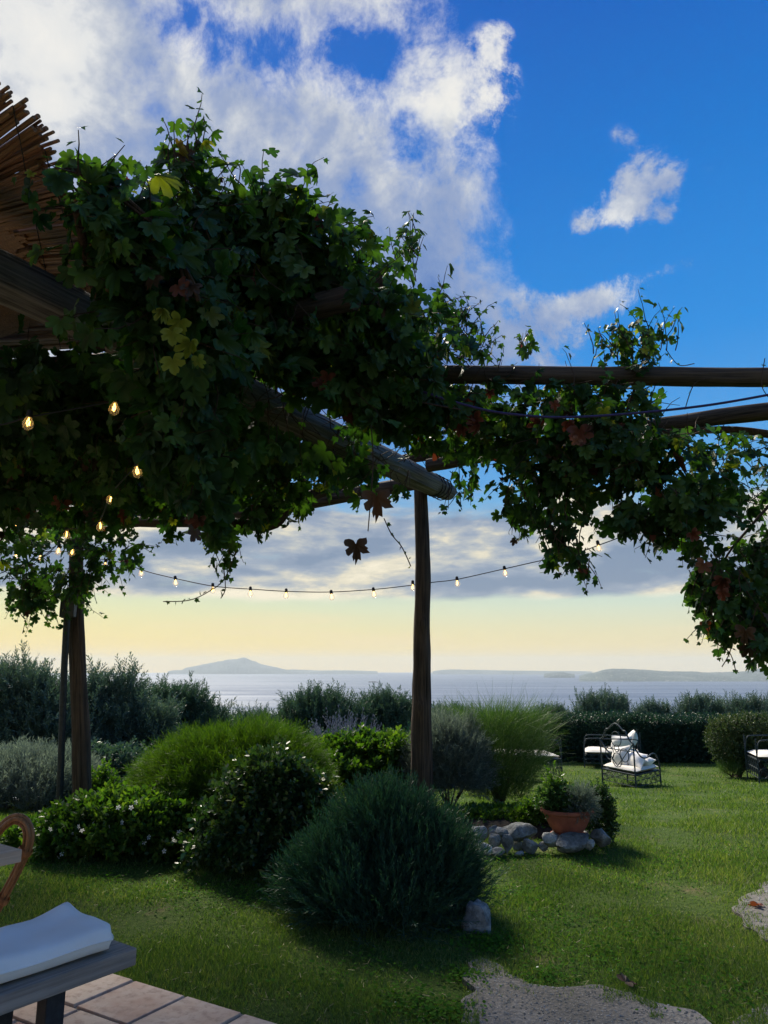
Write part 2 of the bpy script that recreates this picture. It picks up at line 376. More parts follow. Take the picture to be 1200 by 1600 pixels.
# ------------------------------------------------------------------ mesh helpers
class MB:
    def __init__(s): s.v = []; s.f = []
    def add(s, vs, fs):
        o = len(s.v); s.v.extend([tuple(v) for v in vs]); s.f.extend([tuple(i + o for i in f) for f in fs]); return s
    def box(s, c, size, rot=None, taper=1.0):
        hx, hy, hz = (k / 2 for k in size)
        vs = []
        for z in (-hz, hz):
            k = taper if z > 0 else 1
            for x, y in ((-hx, -hy), (hx, -hy), (hx, hy), (-hx, hy)): vs.append(Vector((x * k, y * k, z)))
        if rot is not None: vs = [rot @ v for v in vs]
        return s.add([v + Vector(c) for v in vs], [(0, 3, 2, 1), (4, 5, 6, 7), (0, 1, 5, 4), (1, 2, 6, 5), (2, 3, 7, 6), (3, 0, 4, 7)])
    def tube(s, pts, rad, seg=8, rough=0.0, seed=0, cap=True, grow=None):
        pts = [Vector(p) for p in pts]; n = len(pts)
        if not hasattr(rad, '__len__'): rad = [rad] * n
        t0 = (pts[1] - pts[0]).normalized()
        up = Vector((0, 0, 1)) if abs(t0.z) < .9 else Vector((1, 0, 0))
        a = t0.cross(up).normalized()
        vs = []
        for i, p in enumerate(pts):
            t = (pts[min(i + 1, n - 1)] - pts[max(i - 1, 0)]).normalized()
            a = (a - t * a.dot(t)).normalized(); bb = t.cross(a)
            for k in range(seg):
                th = 2 * math.pi * k / seg; r = rad[i]
                if rough: r *= 1 + rough * mnoise.noise(Vector((math.cos(th) * 1.3 + seed, math.sin(th) * 1.3, i * .18 + seed * 3))) + rough * .5 * mnoise.noise(Vector((math.cos(th) * 4 + seed, math.sin(th) * 4, i * .05)))
                vs.append(p + (a * math.cos(th) + bb * math.sin(th)) * r)
        fs = [(i * seg + k, i * seg + (k + 1) % seg, (i + 1) * seg + (k + 1) % seg, (i + 1) * seg + k) for i in range(n - 1) for k in range(seg)]
        if cap: fs.append(tuple(range(seg))[::-1]); fs.append(tuple(range((n - 1) * seg, n * seg)))
        return s.add(vs, fs)
    def lathe(s, prof, c=(0, 0, 0), seg=24, rot=None, sy=1.0):
        vs = []
        for r, z in prof:
            for k in range(seg):
                th = 2 * math.pi * k / seg; v = Vector((r * math.cos(th), r * math.sin(th) * sy, z))
                if rot is not None: v = rot @ v
                vs.append(v + Vector(c))
        fs = [(i * seg + k, i * seg + (k + 1) % seg, (i + 1) * seg + (k + 1) % seg, (i + 1) * seg + k) for i in range(len(prof) - 1) for k in range(seg)]
        return s.add(vs, fs)
    def build(s, name, m, parent=None, smooth=True, bevel=0, sharp=35, loc=None):
        me = bpy.data.meshes.new(name)
        vs = s.v
        if loc is not None: vs = [tuple(Vector(v) - Vector(loc)) for v in vs]
        me.from_pydata(vs, [], s.f); me.update()
        if bevel:
            bm = bmesh.new(); bm.from_mesh(me)
            ed = [e for e in bm.edges if len(e.link_faces) == 2 and e.calc_face_angle(0) > .5]
            bmesh.ops.bevel(bm, geom=ed, offset=bevel, segments=2, affect='EDGES', profile=.6)
            bm.to_mesh(me); bm.free()
        me.polygons.foreach_set('use_smooth', [smooth] * len(me.polygons))
        if smooth: me.set_sharp_from_angle(angle=R(sharp))
        if m is not None: me.materials.append(m)
        o = bpy.data.objects.new(name, me); COL.objects.link(o)
        if loc is not None: o.location = loc
        if parent is not None: o.parent = parent
        return o
def empty(name, loc, label, cat, group=None):
    o = bpy.data.objects.new(name, None); COL.objects.link(o); o.location = loc; o.empty_display_size = .1
    tag(o, label, cat, group); return o
def tag(o, label=None, cat=None, group=None, kind=None):
    if label: o['label'] = label
    if cat: o['category'] = cat
    if group: o['group'] = group
    if kind: o['kind'] = kind
    return o
def npmesh(name, V, F, m, smooth=False):
    """V (n,3) array, F (m,k) array of equal sized faces"""
    me = bpy.data.meshes.new(name)
    me.vertices.add(len(V)); me.vertices.foreach_set('co', np.ascontiguousarray(V, dtype=np.float32).ravel())
    k = F.shape[1]
    me.loops.add(F.size); me.loops.foreach_set('vertex_index', np.ascontiguousarray(F, dtype=np.int32).ravel())
    me.polygons.add(len(F)); me.polygons.foreach_set('loop_start', np.arange(0, F.size, k, dtype=np.int32))
    if smooth: me.polygons.foreach_set('use_smooth', np.ones(len(F), dtype=bool))
    me.update(calc_edges=True)
    if m is not None: me.materials.append(m)
    return me
def link(name, me, parent=None, loc=(0, 0, 0)):
    o = bpy.data.objects.new(name, me); COL.objects.link(o); o.location = loc
    if parent is not None: o.parent = parent
    return o
def instance(tv, tf, pos, mats, scl):
    """template verts/faces placed at pos with 3x3 matrices and scales -> V, F"""
    n = len(pos)
    V = np.einsum('nij,vj->nvi', mats, tv) * np.asarray(scl).reshape(-1, 1, 1) + np.asarray(pos)[:, None, :]
    F = tf[None, :, :] + (np.arange(n) * len(tv))[:, None, None]
    return V.reshape(-1, 3), F.reshape(-1, tf.shape[1])
def nrm(a): return a / np.maximum(np.linalg.norm(a, axis=-1, keepdims=True), 1e-9)
def frames(yd, nd):
    """columns x, y(dir), z(normal)"""
    y = nrm(yd); z = nd - y * np.sum(nd * y, -1, keepdims=True); z = nrm(z); x = np.cross(y, z)
    return np.stack([x, y, z], axis=-1)

# ================================================================== SETTING
# air
hz = MB().box((0, 25500, 200), (106000, 57000, 1040)).build('haze', None, smooth=False)
def f_haze():
    m = bpy.data.materials.new('sea_air'); m.use_nodes = True; n = m.node_tree; n.nodes.clear(); q = NB(n)
    o = q.new('ShaderNodeOutputMaterial'); v = q.new('ShaderNodeVolumePrincipled')
    v.inputs['Color'].default_value = (.84, .94, 1.0, 1); v.inputs['Density'].default_value = HAZE; v.inputs['Anisotropy'].default_value = 0.1
    q.l.new(v.outputs[0], o.inputs['Volume']); return m
HAZE = 2.2e-5
hz.data.materials.append(f_haze()); tag(hz, kind='stuff', label='thin blue sea haze fading the far islands and coast')

# sea
SEA = -300.0
rr = [0, 400, 1500, 5000, 15000, 32000, 50000]; vs = []; fs = []
seg = 64
for r_ in rr:
    for k in range(seg): vs.append((r_ * math.cos(2 * math.pi * k / seg), r_ * math.sin(2 * math.pi * k / seg), SEA))
for i in range(1, len(rr) - 1):
    for k in range(seg): fs.append((i * seg + k, i * seg + (k + 1) % seg, (i + 1) * seg + (k + 1) % seg, (i + 1) * seg + k)[::-1])
fs = [f[::-1] for f in fs]
sea = MB().add(vs, fs).build('sea', M['sea'], smooth=False); tag(sea, kind='structure', label='calm pale blue sea stretching to the horizon')

# garden ground and hillside
def grid(xs, ys, fz, name, m, smooth=True):
    V = [(x, y, fz(x, y)) for y in ys for x in xs]; nx = len(xs)
    F = [(j * nx + i, j * nx + i + 1, (j + 1) * nx + i + 1, (j + 1) * nx + i) for j in range(len(ys) - 1) for i in range(nx - 1)]
    return MB().add(V, F).build(name, m, smooth=smooth)
def bumpy(x, y):
    return GZ(x, y) + .012 * mnoise.noise(Vector((x * 1.1, y * 1.1, 0))) + .006 * mnoise.noise(Vector((x * 4, y * 4, 3)))
xs = [-9 + i * .16 for i in range(150)]; ys = [-3 + i * .16 for i in range(165)]
lawn = grid(xs, ys, bumpy, 'lawn', M['turf']); tag(lawn, kind='structure', label='green lawn falling gently towards the hedge')
xs = [-400, -250, -150, -90, -60, -40, -25, -15, -8.9, -4, 0, 5, 10, 14.8, 20, 30, 45, 70, 110, 170, 260, 400]
ys = [-60, -40, -20, -10, -2.9, 0, 5, 8, 10, 12, 15, 18, 20, 22.5, 26, 32, 45, 65, 100, 150, 220, 320, 450, 600]
hill = grid(xs, ys, lambda x, y: GZ(x, y) - .12 - (.0 if abs(x) < 15 else (abs(x) - 15) * .03), 'hillside', M['hillside']); tag(hill, kind='structure')

# far islands and coast: ridges with real depth, standing in the sea
def ridge(name, prof, dist, depth, label, seed, jag=.06):
    prof = [(x, y - .8) for x, y in prof]
    """prof: photo pixels of the skyline; the ridge is a swelling of land `depth` metres across"""
    P = []
    x0, x1 = prof[0][0], prof[-1][0]; n = int((x1 - x0) / 1.2)
    for i in range(n + 1):
        x = x0 + (x1 - x0) * i / n
        for (a, ya), (c, yc) in zip(prof, prof[1:]):
            if a <= x <= c: y = ya + (yc - ya) * (x - a) / (c - a); break
        P.append((x, y))
    K = 14; V = []
    for x, y in P:
        w = W(x, y, dist); h = max(w.z - SEA, 2)
        for k in range(K + 1):
            s_ = k / K * 2 - 1
            Y = dist + s_ * depth
            hh = h * (max(0, 1 - abs(s_) ** 1.5)) ** .8
            hh *= 1 + jag * 4 * mnoise.fractal(Vector((w.x / dist * 60 + seed, s_ * 3, seed)), 1, 2, 5) * (1 - abs(1 - abs(s_) * 0) * 0) * (0.25 + abs(s_))
            V.append((w.x * Y / dist, Y, SEA - 3 + hh if 0 < k < K else SEA - 30))
    F = [(i * (K + 1) + k, (i + 1) * (K + 1) + k, (i + 1) * (K + 1) + k + 1, i * (K + 1) + k + 1) for i in range(len(P) - 1) for k in range(K)]
    o = MB().add(V, F).build(name, M['island']); return tag(o, label=label, kind='structure')
ridge('island', [(262, 1049.6), (272, 1047.8), (284, 1047.5), (290, 1044.5), (305, 1041.5), (318, 1038.5), (330, 1036.5), (345, 1034.5), (352, 1032.5), (363, 1031), (372, 1029.5), (378, 1028), (384, 1028.5), (392, 1032), (400, 1034.5), (407, 1038), (416, 1040), (425, 1042), (436, 1044.5), (448, 1047), (462, 1046.8), (478, 1047.3), (500, 1048.3), (520, 1048), (545, 1048.2), (566, 1048.6), (590, 1049.6)], 40000, 3000, 'pale blue mountainous island on the horizon', 3)
ridge('far_coast', [(676, 1049.6), (690, 1047.5), (706, 1046.6), (730, 1047.2), (760, 1047.4), (790, 1048.4), (830, 1048.6), (856, 1049), (880, 1049), (905, 1049.3), (925, 1049.8)], 38000, 2000, 'low pale coastline along the horizon', 9)
ridge('headland', [(850, 1053.6), (862, 1051.2), (880, 1050.8), (886, 1052.5), (898, 1053.8)], 24000, 600, 'small dark cape in the sea', 19)
ridge('near_coast', [(905, 1056.5), (916, 1053.5), (930, 1051.5), (942, 1047.2), (958, 1045.2), (975, 1045.5), (992, 1046.3), (1010, 1047), (1022, 1048.6), (1050, 1049.5), (1080, 1050), (1110, 1051), (1130, 1051), (1150, 1050), (1165, 1049), (1176, 1046), (1190, 1044), (1204, 1043), (1250, 1041), (1330, 1045), (1420, 1055)], 19500, 2600, 'nearer built up headland across the water', 27)
# ship
c = W(583, 1064, 16000); c.z = SEA
sh = empty('cargo_ship', c, 'tiny dark cargo ship far out on the pale sea', 'ship')
MB().add([(-95, -14, -3), (88, -14, -3), (105, 0, -3), (88, 14, -3), (-95, 14, -3), (-98, -16, 13), (95, -16, 13), (118, 0, 17), (95, 16, 13), (-98, 16, 13)],
         [(0, 1, 6, 5), (1, 2, 7, 6), (2, 3, 8, 7), (3, 4, 9, 8), (4, 0, 5, 9), (5, 6, 7, 8, 9)]).build('hull', M['metal_dark'], sh, smooth=False)
MB().box((-80, 0, 20), (18, 26, 14)).build('bridge_house', M['plastic'], sh, smooth=False)
MB().box((0, 0, 17), (120, 26, 9)).build('deck_cargo', M['metal_dark'], sh, smooth=False)

# terrace: grout bed and single tiles
A0 = G(155, 1527); A1 = G(400, 1603)
ex = (A1 - A0); ex.z = 0; ex.normalize(); ey = Vector((-ex.y, ex.x, 0))
if ey.y > 0: ey = -ey                                    # ey points towards the camera
bed = MB()
o0 = A0 - ex * 3.2; 
P4 = [o0, o0 + ex * 8.0, o0 + ex * 8.0 + ey * 5.0, o0 + ey * 5.0]
bed.add([(p.x, p.y, -.10) for p in P4] + [(p.x, p.y, .026) for p in P4], [(4, 5, 6, 7)[::-1], (0, 1, 5, 4), (1, 2, 6, 5), (2, 3, 7, 6), (3, 0, 4, 7), (4, 5, 6, 7)][1:])
ter = bed.build('terrace', M['grout'], smooth=False); tag(ter, kind='structure', label='terracotta tiled terrace in the near corner')
# joint direction seen in the photo runs from the edge towards lower left
J0 = G(238, 1551); J1 = G(152, 1590)
jd = (J1 - J0); jd.z = 0; jd.normalize()
tile_meshes = []
def tile_obj(a, c, w, l):
    """a tile from edge coordinate a (along ex), c (along jd)"""
    g_ = .009
    p0 = A0 + ex * (a + g_) + jd * (c + g_); p1 = A0 + ex * (a + w - g_) + jd * (c + g_)
    p2 = A0 + ex * (a + w - g_) + jd * (c + l - g_); p3 = A0 + ex * (a + g_) + jd * (c + l - g_)
    ps = [p0, p1, p2, p3]; ctr = sum(ps, Vector()) / 4
    dz = .034 + rnd.uniform(-.002, .002)
    V = [(p.x - ctr.x, p.y - ctr.y, 0) for p in ps] + [((p.x - ctr.x) * .985, (p.y - ctr.y) * .985, .016) for p in ps]
    F = [(0, 1, 5, 4), (1, 2, 6, 5), (2, 3, 7, 6), (3, 0, 4, 7), (4, 5, 6, 7)]
    m_ = MB().add(V, F); o = m_.build('tile', M['tile'], smooth=False, bevel=.003)
    bm = bmesh.new(); bm.from_mesh(o.data); bmesh.ops.recalc_face_normals(bm, faces=bm.faces); bm.to_mesh(o.data); bm.free()
    o.location = (ctr.x, ctr.y, dz - .012); o.parent = ter; return o
wE = (A1 - A0).length
row = 0; cpos = .0
a_start = -3.1
while cpos < 3.9:
    l = [.34, .20, .34, .34][row % 4]; a = a_start + [0, .21, .08, .3][row % 4]
    k = 0
    while a < 4.2:
        w = [.50, .34, .50, .34, .34][(k + row * 2) % 5]
        tile_obj(a, cpos, w, l); a += w; k += 1
    cpos += l; row += 1

# worn concrete path and the bare patch by the lawn
def slab(name, px, z, label, sub=6, jit=.03):
    pts = [G(*p) for p in px]; out = []
    for i, p in enumerate(pts):
        q_ = pts[(i + 1) % len(pts)]
        for k in range(sub):
            r_ = p.lerp(q_, k / sub)
            out.append(Vector((r_.x + jit * mnoise.noise(Vector((r_.x * 6, r_.y * 6, 1))) * 2, r_.y + jit * mnoise.noise(Vector((r_.x * 6, r_.y * 6, 7))) * 2, 0)))
    bm = bmesh.new(); vs = [bm.verts.new((v.x, v.y, GZ(v.x, v.y) + z)) for v in out]; f = bm.faces.new(vs)
    r_ = bmesh.ops.extrude_face_region(bm, geom=[f]); 
    for e in r_['geom']:
        if isinstance(e, bmesh.types.BMVert): e.co.z -= .10
    bmesh.ops.triangulate(bm, faces=bm.faces[:]); bmesh.ops.recalc_face_normals(bm, faces=bm.faces[:])
    me = bpy.data.meshes.new(name); bm.to_mesh(me); bm.free(); me.materials.append(M['concrete'])
    return tag(link(name, me), label=label, kind='structure'), [(v.x, v.y) for v in out]
path_px = [(715, 1640), (728, 1590), (742, 1560), (722, 1528), (728, 1510), (752, 1504), (776, 1516), (800, 1535), (826, 1548), (870, 1552), (940, 1549), (985, 1560), (1040, 1576), (1085, 1590), (1120, 1612), (1130, 1660), (1000, 1760), (720, 1760)]
path, path_poly = slab('path', path_px, .024, 'worn pebbly concrete path running out of the lower edge')
patch_px = [(1148, 1428), (1158, 1412), (1180, 1398), (1196, 1385), (1240, 1372), (1330, 1368), (1400, 1400), (1420, 1480), (1330, 1500), (1240, 1494), (1195, 1474), (1165, 1450)]
patch, patch_poly = slab('gravel_patch', patch_px, .022, 'bare pale gravelly patch at the edge of the lawn')
corner_px = [(1150, 1605), (1162, 1588), (1185, 1582), (1225, 1578), (1300, 1600), (1300, 1700), (1180, 1700)]
corner, corner_poly = slab('gravel_corner', corner_px, .022, 'bare gravel beside the path in the lower corner')

# ================================================================== FOLIAGE GENERATORS
def twig(kind, n, L, lw, ll, seed, spread=.8, tri=True):
    """a small twig template along +Z with n leaves: returns V, F(tris)"""
    r_ = np.random.default_rng(seed); V = []; F = []
    # stem: thin triangle strip
    w = .012 * L
    V += [(-w, 0, 0), (w, 0, 0), (0, 0, L)]; F.append((0, 1, 2))
    V += [(0, -w, 0), (0, w, 0), (0, 0, L)]; F.append((3, 4, 5))
    for i in range(n):
        t_ = .12 + .88 * (i + .5) / n; a = i * 2.4 + r_.uniform(-.4, .4)
        el_ = spread * r_.uniform(.6, 1.2) * (1 - .45 * t_)
        d = np.array([math.cos(a) * math.sin(el_), math.sin(a) * math.sin(el_), math.cos(el_)])
        side = np.cross(d, r_.normal(size=3)); side /= np.linalg.norm(side)
        p = np.array([0, 0, t_ * L]); l_ = ll * r_.uniform(.7, 1.25); w_ = lw * r_.uniform(.8, 1.2)
        o = len(V)
        if tri: V += [p, p + d * l_ * .55 + side * w_, p + d * l_]; F.append((o, o + 1, o + 2)); 
        else:
            V += [p, p + d * l_ * .5 + side * w_, p + d * l_ + np.array([0, 0, -.15 * l_]), p + d * l_ * .5 - side * w_]
            F += [(o, o + 1, o + 2), (o, o + 2, o + 3)]
    return np.array(V, dtype=float), np.array(F, dtype=int)

def blobby(dirs, seed, amp=.18, fr=2.2):
    return np.array([1 + amp * 2 * mnoise.fractal(Vector((d[0] * fr + seed, d[1] * fr, d[2] * fr)), 1, 2, 3) for d in dirs])

def crown(name, centers, n, temps, m, parent, seed=1, scale=(.7, 1.3), up=.6, out=.9, rand=.5, shell=(.55, 1.0), low=-.6, droop=0, amp=.2, fr=2.2, part='foliage'):
    """centers: list of (x,y,z, rx,ry,rz, weight); twigs set on and inside lumpy ellipsoids"""
    r_ = np.random.default_rng(seed); wsum = sum(c[6] for c in centers); VV = []; FF = []; o = 0
    for ci, (x, y, z, rx, ry, rz, w) in enumerate(centers):
        k = int(n * w / wsum); d = nrm(r_.normal(size=(k * 2, 3))); d = d[d[:, 2] > low][:k]; k = len(d)
        rad = blobby(d, seed * 3.1 + ci * 7.7, amp, fr) * r_.uniform(shell[0] ** 2, shell[1] ** 2, k) ** .5
        pos = d * rad[:, None] * np.array([rx, ry, rz]) + np.array([x, y, z])
        nd = nrm(d / np.array([rx, ry, rz]))
        ax = nd * out + np.array([0, 0, up]) + r_.normal(size=(k, 3)) * rand; ax[:, 2] -= droop
        ax = nrm(ax); side = r_.normal(size=(k, 3))
        fr_ = frames(ax, side)                       # y column = axis
        mats = np.stack([fr_[:, :, 0], fr_[:, :, 2], fr_[:, :, 1]], axis=-1)
        sc = r_.uniform(scale[0], scale[1], k)
        tid = r_.integers(0, len(temps), k)
        for ti, (tv, tf) in enumerate(temps):
            s_ = tid == ti
            if not s_.any(): continue
            V, F = instance(tv, tf, pos[s_], mats[s_], sc[s_]); VV.append(V); FF.append(F + o); o += len(V)
    V = np.concatenate(VV); F = np.concatenate(FF)
    loc = np.array(parent.location) if parent is not None else np.zeros(3)
    me = npmesh(part, V - loc, F, m); ob = link(part, me, parent); ob['kind'] = 'stuff'; return ob

def stems(parent, base, tips, r0, m, name='branch', joined=True, seed=0, seg=6, wob=.12, taper=.25):
    r_ = random.Random(seed); mb = MB(); loc = parent.location
    for i, tp in enumerate(tips):
        b0 = Vector(base) + Vector((r_.uniform(-1, 1), r_.uniform(-1, 1), 0)) * r0 * .8; tp = Vector(tp); pts = []
        L = (tp - b0).length; bend = Vector((r_.uniform(-1, 1), r_.uniform(-1, 1), r_.uniform(0, .6))) * wob * L
        for k in range(7):
            t_ = k / 6; pts.append(b0.lerp(tp, t_) + bend * math.sin(math.pi * t_) + Vector((r_.uniform(-1, 1), r_.uniform(-1, 1), 0)) * L * .015 - loc)
        rad = [r0 * (1 - t_ / 6 * (1 - taper)) for t_ in range(7)]
        if joined: mb.tube(pts, rad, seg)
        else: MB().tube(pts, rad, seg, .15, i).build(name, m, parent)
    if joined:
        o = mb.build(name, m, parent); return o

def cxy(px, Y):                               # x of photo column at distance Y and about ground level
    return W(px, 1250, Y).x

def bush(name, label, cat, px, pxw, ytop, Y, base, temps, n, m, seed, depth=.8, group=None, lobes=None, stem_r=.012, stem_m='twig', zlow=-.35, **kw):
    """bush whose crown spans pxw photo pixels at distance Y and reaches photo row ytop"""
    x = W(px, ytop, Y).x; top = W(px, ytop, Y).z; h = top - base; r_ = pxw * pxm(Y) / 2
    root = empty(name, (x, Y, base), label, cat, group)
    cz = base + h * .45; cs = [(x, Y, cz, r_ * .92, r_ * depth, h * .56, 1.0)]
    if lobes:
        cs = [(x + lx * r_, Y + ly * r_, base + lz * h, r_ * sx, r_ * sx * depth, h * sz, sx * sz) for lx, ly, lz, sx, sz in lobes]
    tips = [(x + math.cos(a) * r_ * .6, Y + math.sin(a) * r_ * .5, base + h * (.45 + .35 * rnd.random())) for a in [i * .785 for i in range(8)]]
    stems(root, (x, Y, base), tips, stem_r, M[stem_m], 'stems', seed=seed)
    crown(name, cs, n, temps, m, root, seed, low=zlow, **kw)
    return root

# ================================================================== GARDEN PLANTS
T_rosemary = [twig('r', 22, .20, .0040, .032, s, .65) for s in (1, 2, 3)]
T_fine = [twig('f', 26, .22, .0030, .070, s, 1.0) for s in (4, 5, 6)]
T_olive = [twig('o', 20, .34, .0085, .075, s, .9, tri=False) for s in (7, 8, 9)]
T_leafy = [twig('l', 12, .16, .016, .055, s, 1.1, tri=False) for s in (10, 11, 12)]
T_glossy = [twig('g', 12, .16, .014, .050, s, 1.2, tri=False) for s in (13, 14, 15)]
T_hedge = [twig('h', 14, .15, .010, .040, s, 1.1, tri=False) for s in (16, 17)]
T_silver = [twig('s', 18, .16, .005, .030, s, .8) for s in (18, 19)]

# trees beyond the garden edge: trunk, branches, crown
def olive(label, px, ytop, Y, pxw, seed, lobes, n=5200, m='olive', base=None, group='olive trees beyond the garden', sc=(.7, 1.25), **kw):
    x = W(px, ytop, Y).x; top = W(px, ytop, Y).z; base = GZ(x, Y) if base is None else base
    h = top - base; r_ = pxw * pxm(Y) / 2
    root = empty('olive_tree', (x, Y, base), label, 'olive tree', group)
    pts = [Vector((0, 0, -.1)), Vector((.05, .03, h * .18)), Vector((-.04, .06, h * .36)), Vector((.03, 0, h * .55))]
    MB().tube(pts, [.13, .10, .08, .05], 10, .25, seed).build('trunk', M['bark'], root)
    for lx, ly, lz, sx, sz in lobes[:6]:
        e = Vector((lx * r_, ly * r_, lz * h)); s_ = pts[2]
        MB().tube([s_, s_.lerp(e, .5) + Vector((0, 0, -.05 * h)), e], [.05, .03, .012], 6, .2, seed + lx).build('branch', M['bark'], root)
    cs = [(x + lx * r_, Y + ly * r_, base + lz * h, r_ * sx, r_ * sx * .8, h * sz, sx * sz) for lx, ly, lz, sx, sz in lobes]
    a = dict(up=.9, out=.6, rand=.45, shell=(.35, 1.08), amp=.3, fr=2.6, scale=sc); a.update(kw)
    crown('crown', cs, n, T_olive, M[m], root, seed, part='crown', **a)
    return root
L1 = [(0, 0, .62, .62, .30), (-.5, .1, .55, .45, .28), (.5, 0, .55, .5, .28), (.1, -.1, .82, .34, .17), (-.35, 0, .80, .26, .16), (.55, 0, .76, .25, .14), (0, 0, .30, .7, .24)]
L2 = [(0, 0, .58, .6, .28), (-.45, .1, .62, .42, .24), (.5, 0, .56, .42, .26), (.3, 0, .84, .22, .14), (-.2, 0, .82, .26, .16), (.8, 0, .60, .22, .20), (-.1, 0, .28, .7, .24)]
olive('grey green olive tree cut by the left picture edge behind the rattan chair', 25, 1052, 12.5, 210, 3, L1, 5200)
olive('olive tree rising between the thin dark pole and the thick leaning post', 168, 1058, 13.5, 200, 5, L2, 5200)
olive('rounded olive tree with open sea at its outer side', 265, 1082, 14.5, 170, 8, L2, 4600, 'olive_dark')
olive('low pale olive tree just right of the gap with open sea', 395, 1122, 18.0, 120, 11, L1, 2600)
olive('tallest olive tree behind the feathery green mound', 500, 1092, 17.0, 150, 14, L2, 4000, 'olive_dark')
olive('bushy olive tree directly left of the middle pergola post', 605, 1096, 17.5, 120, 17, L1, 3400, 'olive_dark')
olive('small olive tree peeping out right of the middle pergola post', 700, 1116, 20.0, 90, 21, L1, 2000, 'olive_dark')
# undergrowth on the bank under the olives
def bank(px, ytop, Y, w, n, m, temps, seed, name, label, cat='shrub', **kw):
    x = W(px, ytop, Y).x
    return bush(name, label, cat, px, w, ytop, Y, GZ(x, Y) - .1, temps, n, M[m], seed, **kw)
bank(45, 1195, 9.6, 210, 4200, 'silver', T_silver, 31, 'lavender_bush', 'broad hazy grey lavender bush behind the thin dark pole', up=1.0, out=.7, scale=(1.2, 2.2))
bank(160, 1180, 10.8, 150, 3000, 'olive_dark', T_leafy, 33, 'bank_shrub', 'dim green shrub filling the bank behind the leaning post')
bank(300, 1180, 12.5, 170, 3200, 'hedge', T_leafy, 35, 'bank_shrub', 'deep green shrub under the rounded olive tree')
bank(430, 1160, 13.5, 170, 3200, 'olive_dark', T_leafy, 36, 'bank_shrub', 'dark shrub showing above the feathery green mound')
bank(560, 1150, 13.5, 170, 3200, 'hedge', T_leafy, 37, 'bank_shrub', 'dark shrub behind the bluish lavender spikes')
bank(690, 1140, 14.5, 130, 2600, 'hedge', T_leafy, 38, 'bank_shrub', 'dark shrub behind the silvery bush by the post')
# lavender with bluish spikes
T_spike = [twig('k', 16, .26, .010, .026, s, .5) for s in (40, 41)]
bank(535, 1158, 9.6, 110, 380, 'lavender', T_spike, 42, 'lavender_bush', 'bluish flowering lavender clump behind the yellow green shrub', up=1.6, out=.6, rand=.3, scale=(1.0, 1.6), shell=(.8, 1.05))
bank(540, 1170, 9.5, 130, 1500, 'silver', T_silver, 43, 'lavender_bush', 'grey green base foliage of the bluish lavender clump', up=1.2)

# near shrubs
bush('feathery_shrub', 'large rounded feathery bright green mound left of the dark leafy shrub', 'shrub', 366, 246, 1160, 7.3, 0, T_fine, 17000, M['dome'], 51, depth=.9, amp=.10, up=-.05, out=1.0, rand=.45, droop=.25, shell=(.78, 1.03), scale=(.7, 1.2),
     lobes=[(-.25, 0, .50, .70, .44), (.30, .1, .56, .66, .46), (0, -.1, .40, .92, .38), (-.6, 0, .38, .38, .34), (.65, 0, .42, .34, .38)])
bush('leafy_shrub', 'upright dark glossy shrub with reddish young leaves beside the rosemary', 'shrub', 425, 175, 1200, 6.1, 0, T_glossy, 3600, M['shrub_dark'], 53, depth=.8, amp=.28, up=.5, shell=(.45, 1.05), scale=(.7, 1.2),
     lobes=[(0, 0, .55, .72, .42), (-.4, 0, .35, .55, .34), (.4, 0, .42, .5, .38), (-.1, 0, .86, .28, .16), (.35, 0, .78, .26, .16), (-.15, -.1, .25, .9, .25)])
bush('jasmine_shrub', 'sprawling leafy shrub dotted with small white flowers by the leaning post', 'shrub', 190, 215, 1262, 6.5, 0, T_leafy, 4200, M['shrub_light'], 55, depth=.7, amp=.25, up=.5, shell=(.5, 1.05), scale=(.6, 1.1),
     lobes=[(0, 0, .5, .7, .45), (-.5, 0, .4, .45, .38), (.5, 0, .52, .5, .42), (.75, 0, .3, .3, .3), (.1, 0, .75, .4, .25), (-.8, 0, .2, .3, .25)])
bush('yellow_green_shrub', 'fresh yellow green leafy shrub behind the rosemary and left of the middle post', 'shrub', 562, 195, 1172, 8.6, 0, T_leafy, 5600, M['shrub_light'], 57, depth=.7, amp=.3, up=.8, shell=(.4, 1.08), scale=(.7, 1.3),
     lobes=[(0, 0, .5, .7, .45), (-.5, 0, .5, .45, .4), (.45, 0, .6, .4, .38), (-.2, 0, .85, .3, .16), (.3, 0, .9, .24, .14)])
bush('silver_shrub', 'pale silvery grey shrub just right of the middle post', 'shrub', 700, 110, 1136, 8.3, -.02, T_silver, 4600, M['silver'], 59, depth=.8, amp=.2, up=.8, shell=(.6, 1.04), scale=(.8, 1.4))
bush('rosemary_bush', 'large dark blue green rosemary bush spreading over the middle of the lawn', 'rosemary', 602, 228, 1258, 5.02, 0, T_rosemary, 15000, M['rosemary'], 61, depth=.95, amp=.44, fr=3.2, up=1.0, out=.8, rand=.45, shell=(.45, 1.06), scale=(.5, 1.35), zlow=-.75,
     lobes=[(.02, 0, .42, .52, .40), (-.52, -.1, .26, .44, .28), (.52, -.05, .32, .44, .34), (.05, -.3, .22, .72, .26), (-.08, 0, .82, .24, .16), (.18, .1, .72, .24, .20), (-.30, .05, .60, .26, .20), (.42, .0, .60, .24, .20), (.86, .1, .24, .22, .24), (-.90, 0, .16, .24, .20), (.70, -.2, .50, .18, .14), (-.62, -.1, .46, .20, .16)])
bush('ground_cover_plant', 'low bright green leafy clump at the foot of the thin dark pole', 'plant', 78, 120, 1300, 6.9, 0, T_leafy, 1300, M['shrub_light'], 63, depth=.6, amp=.3, up=.6, scale=(.5, .9))
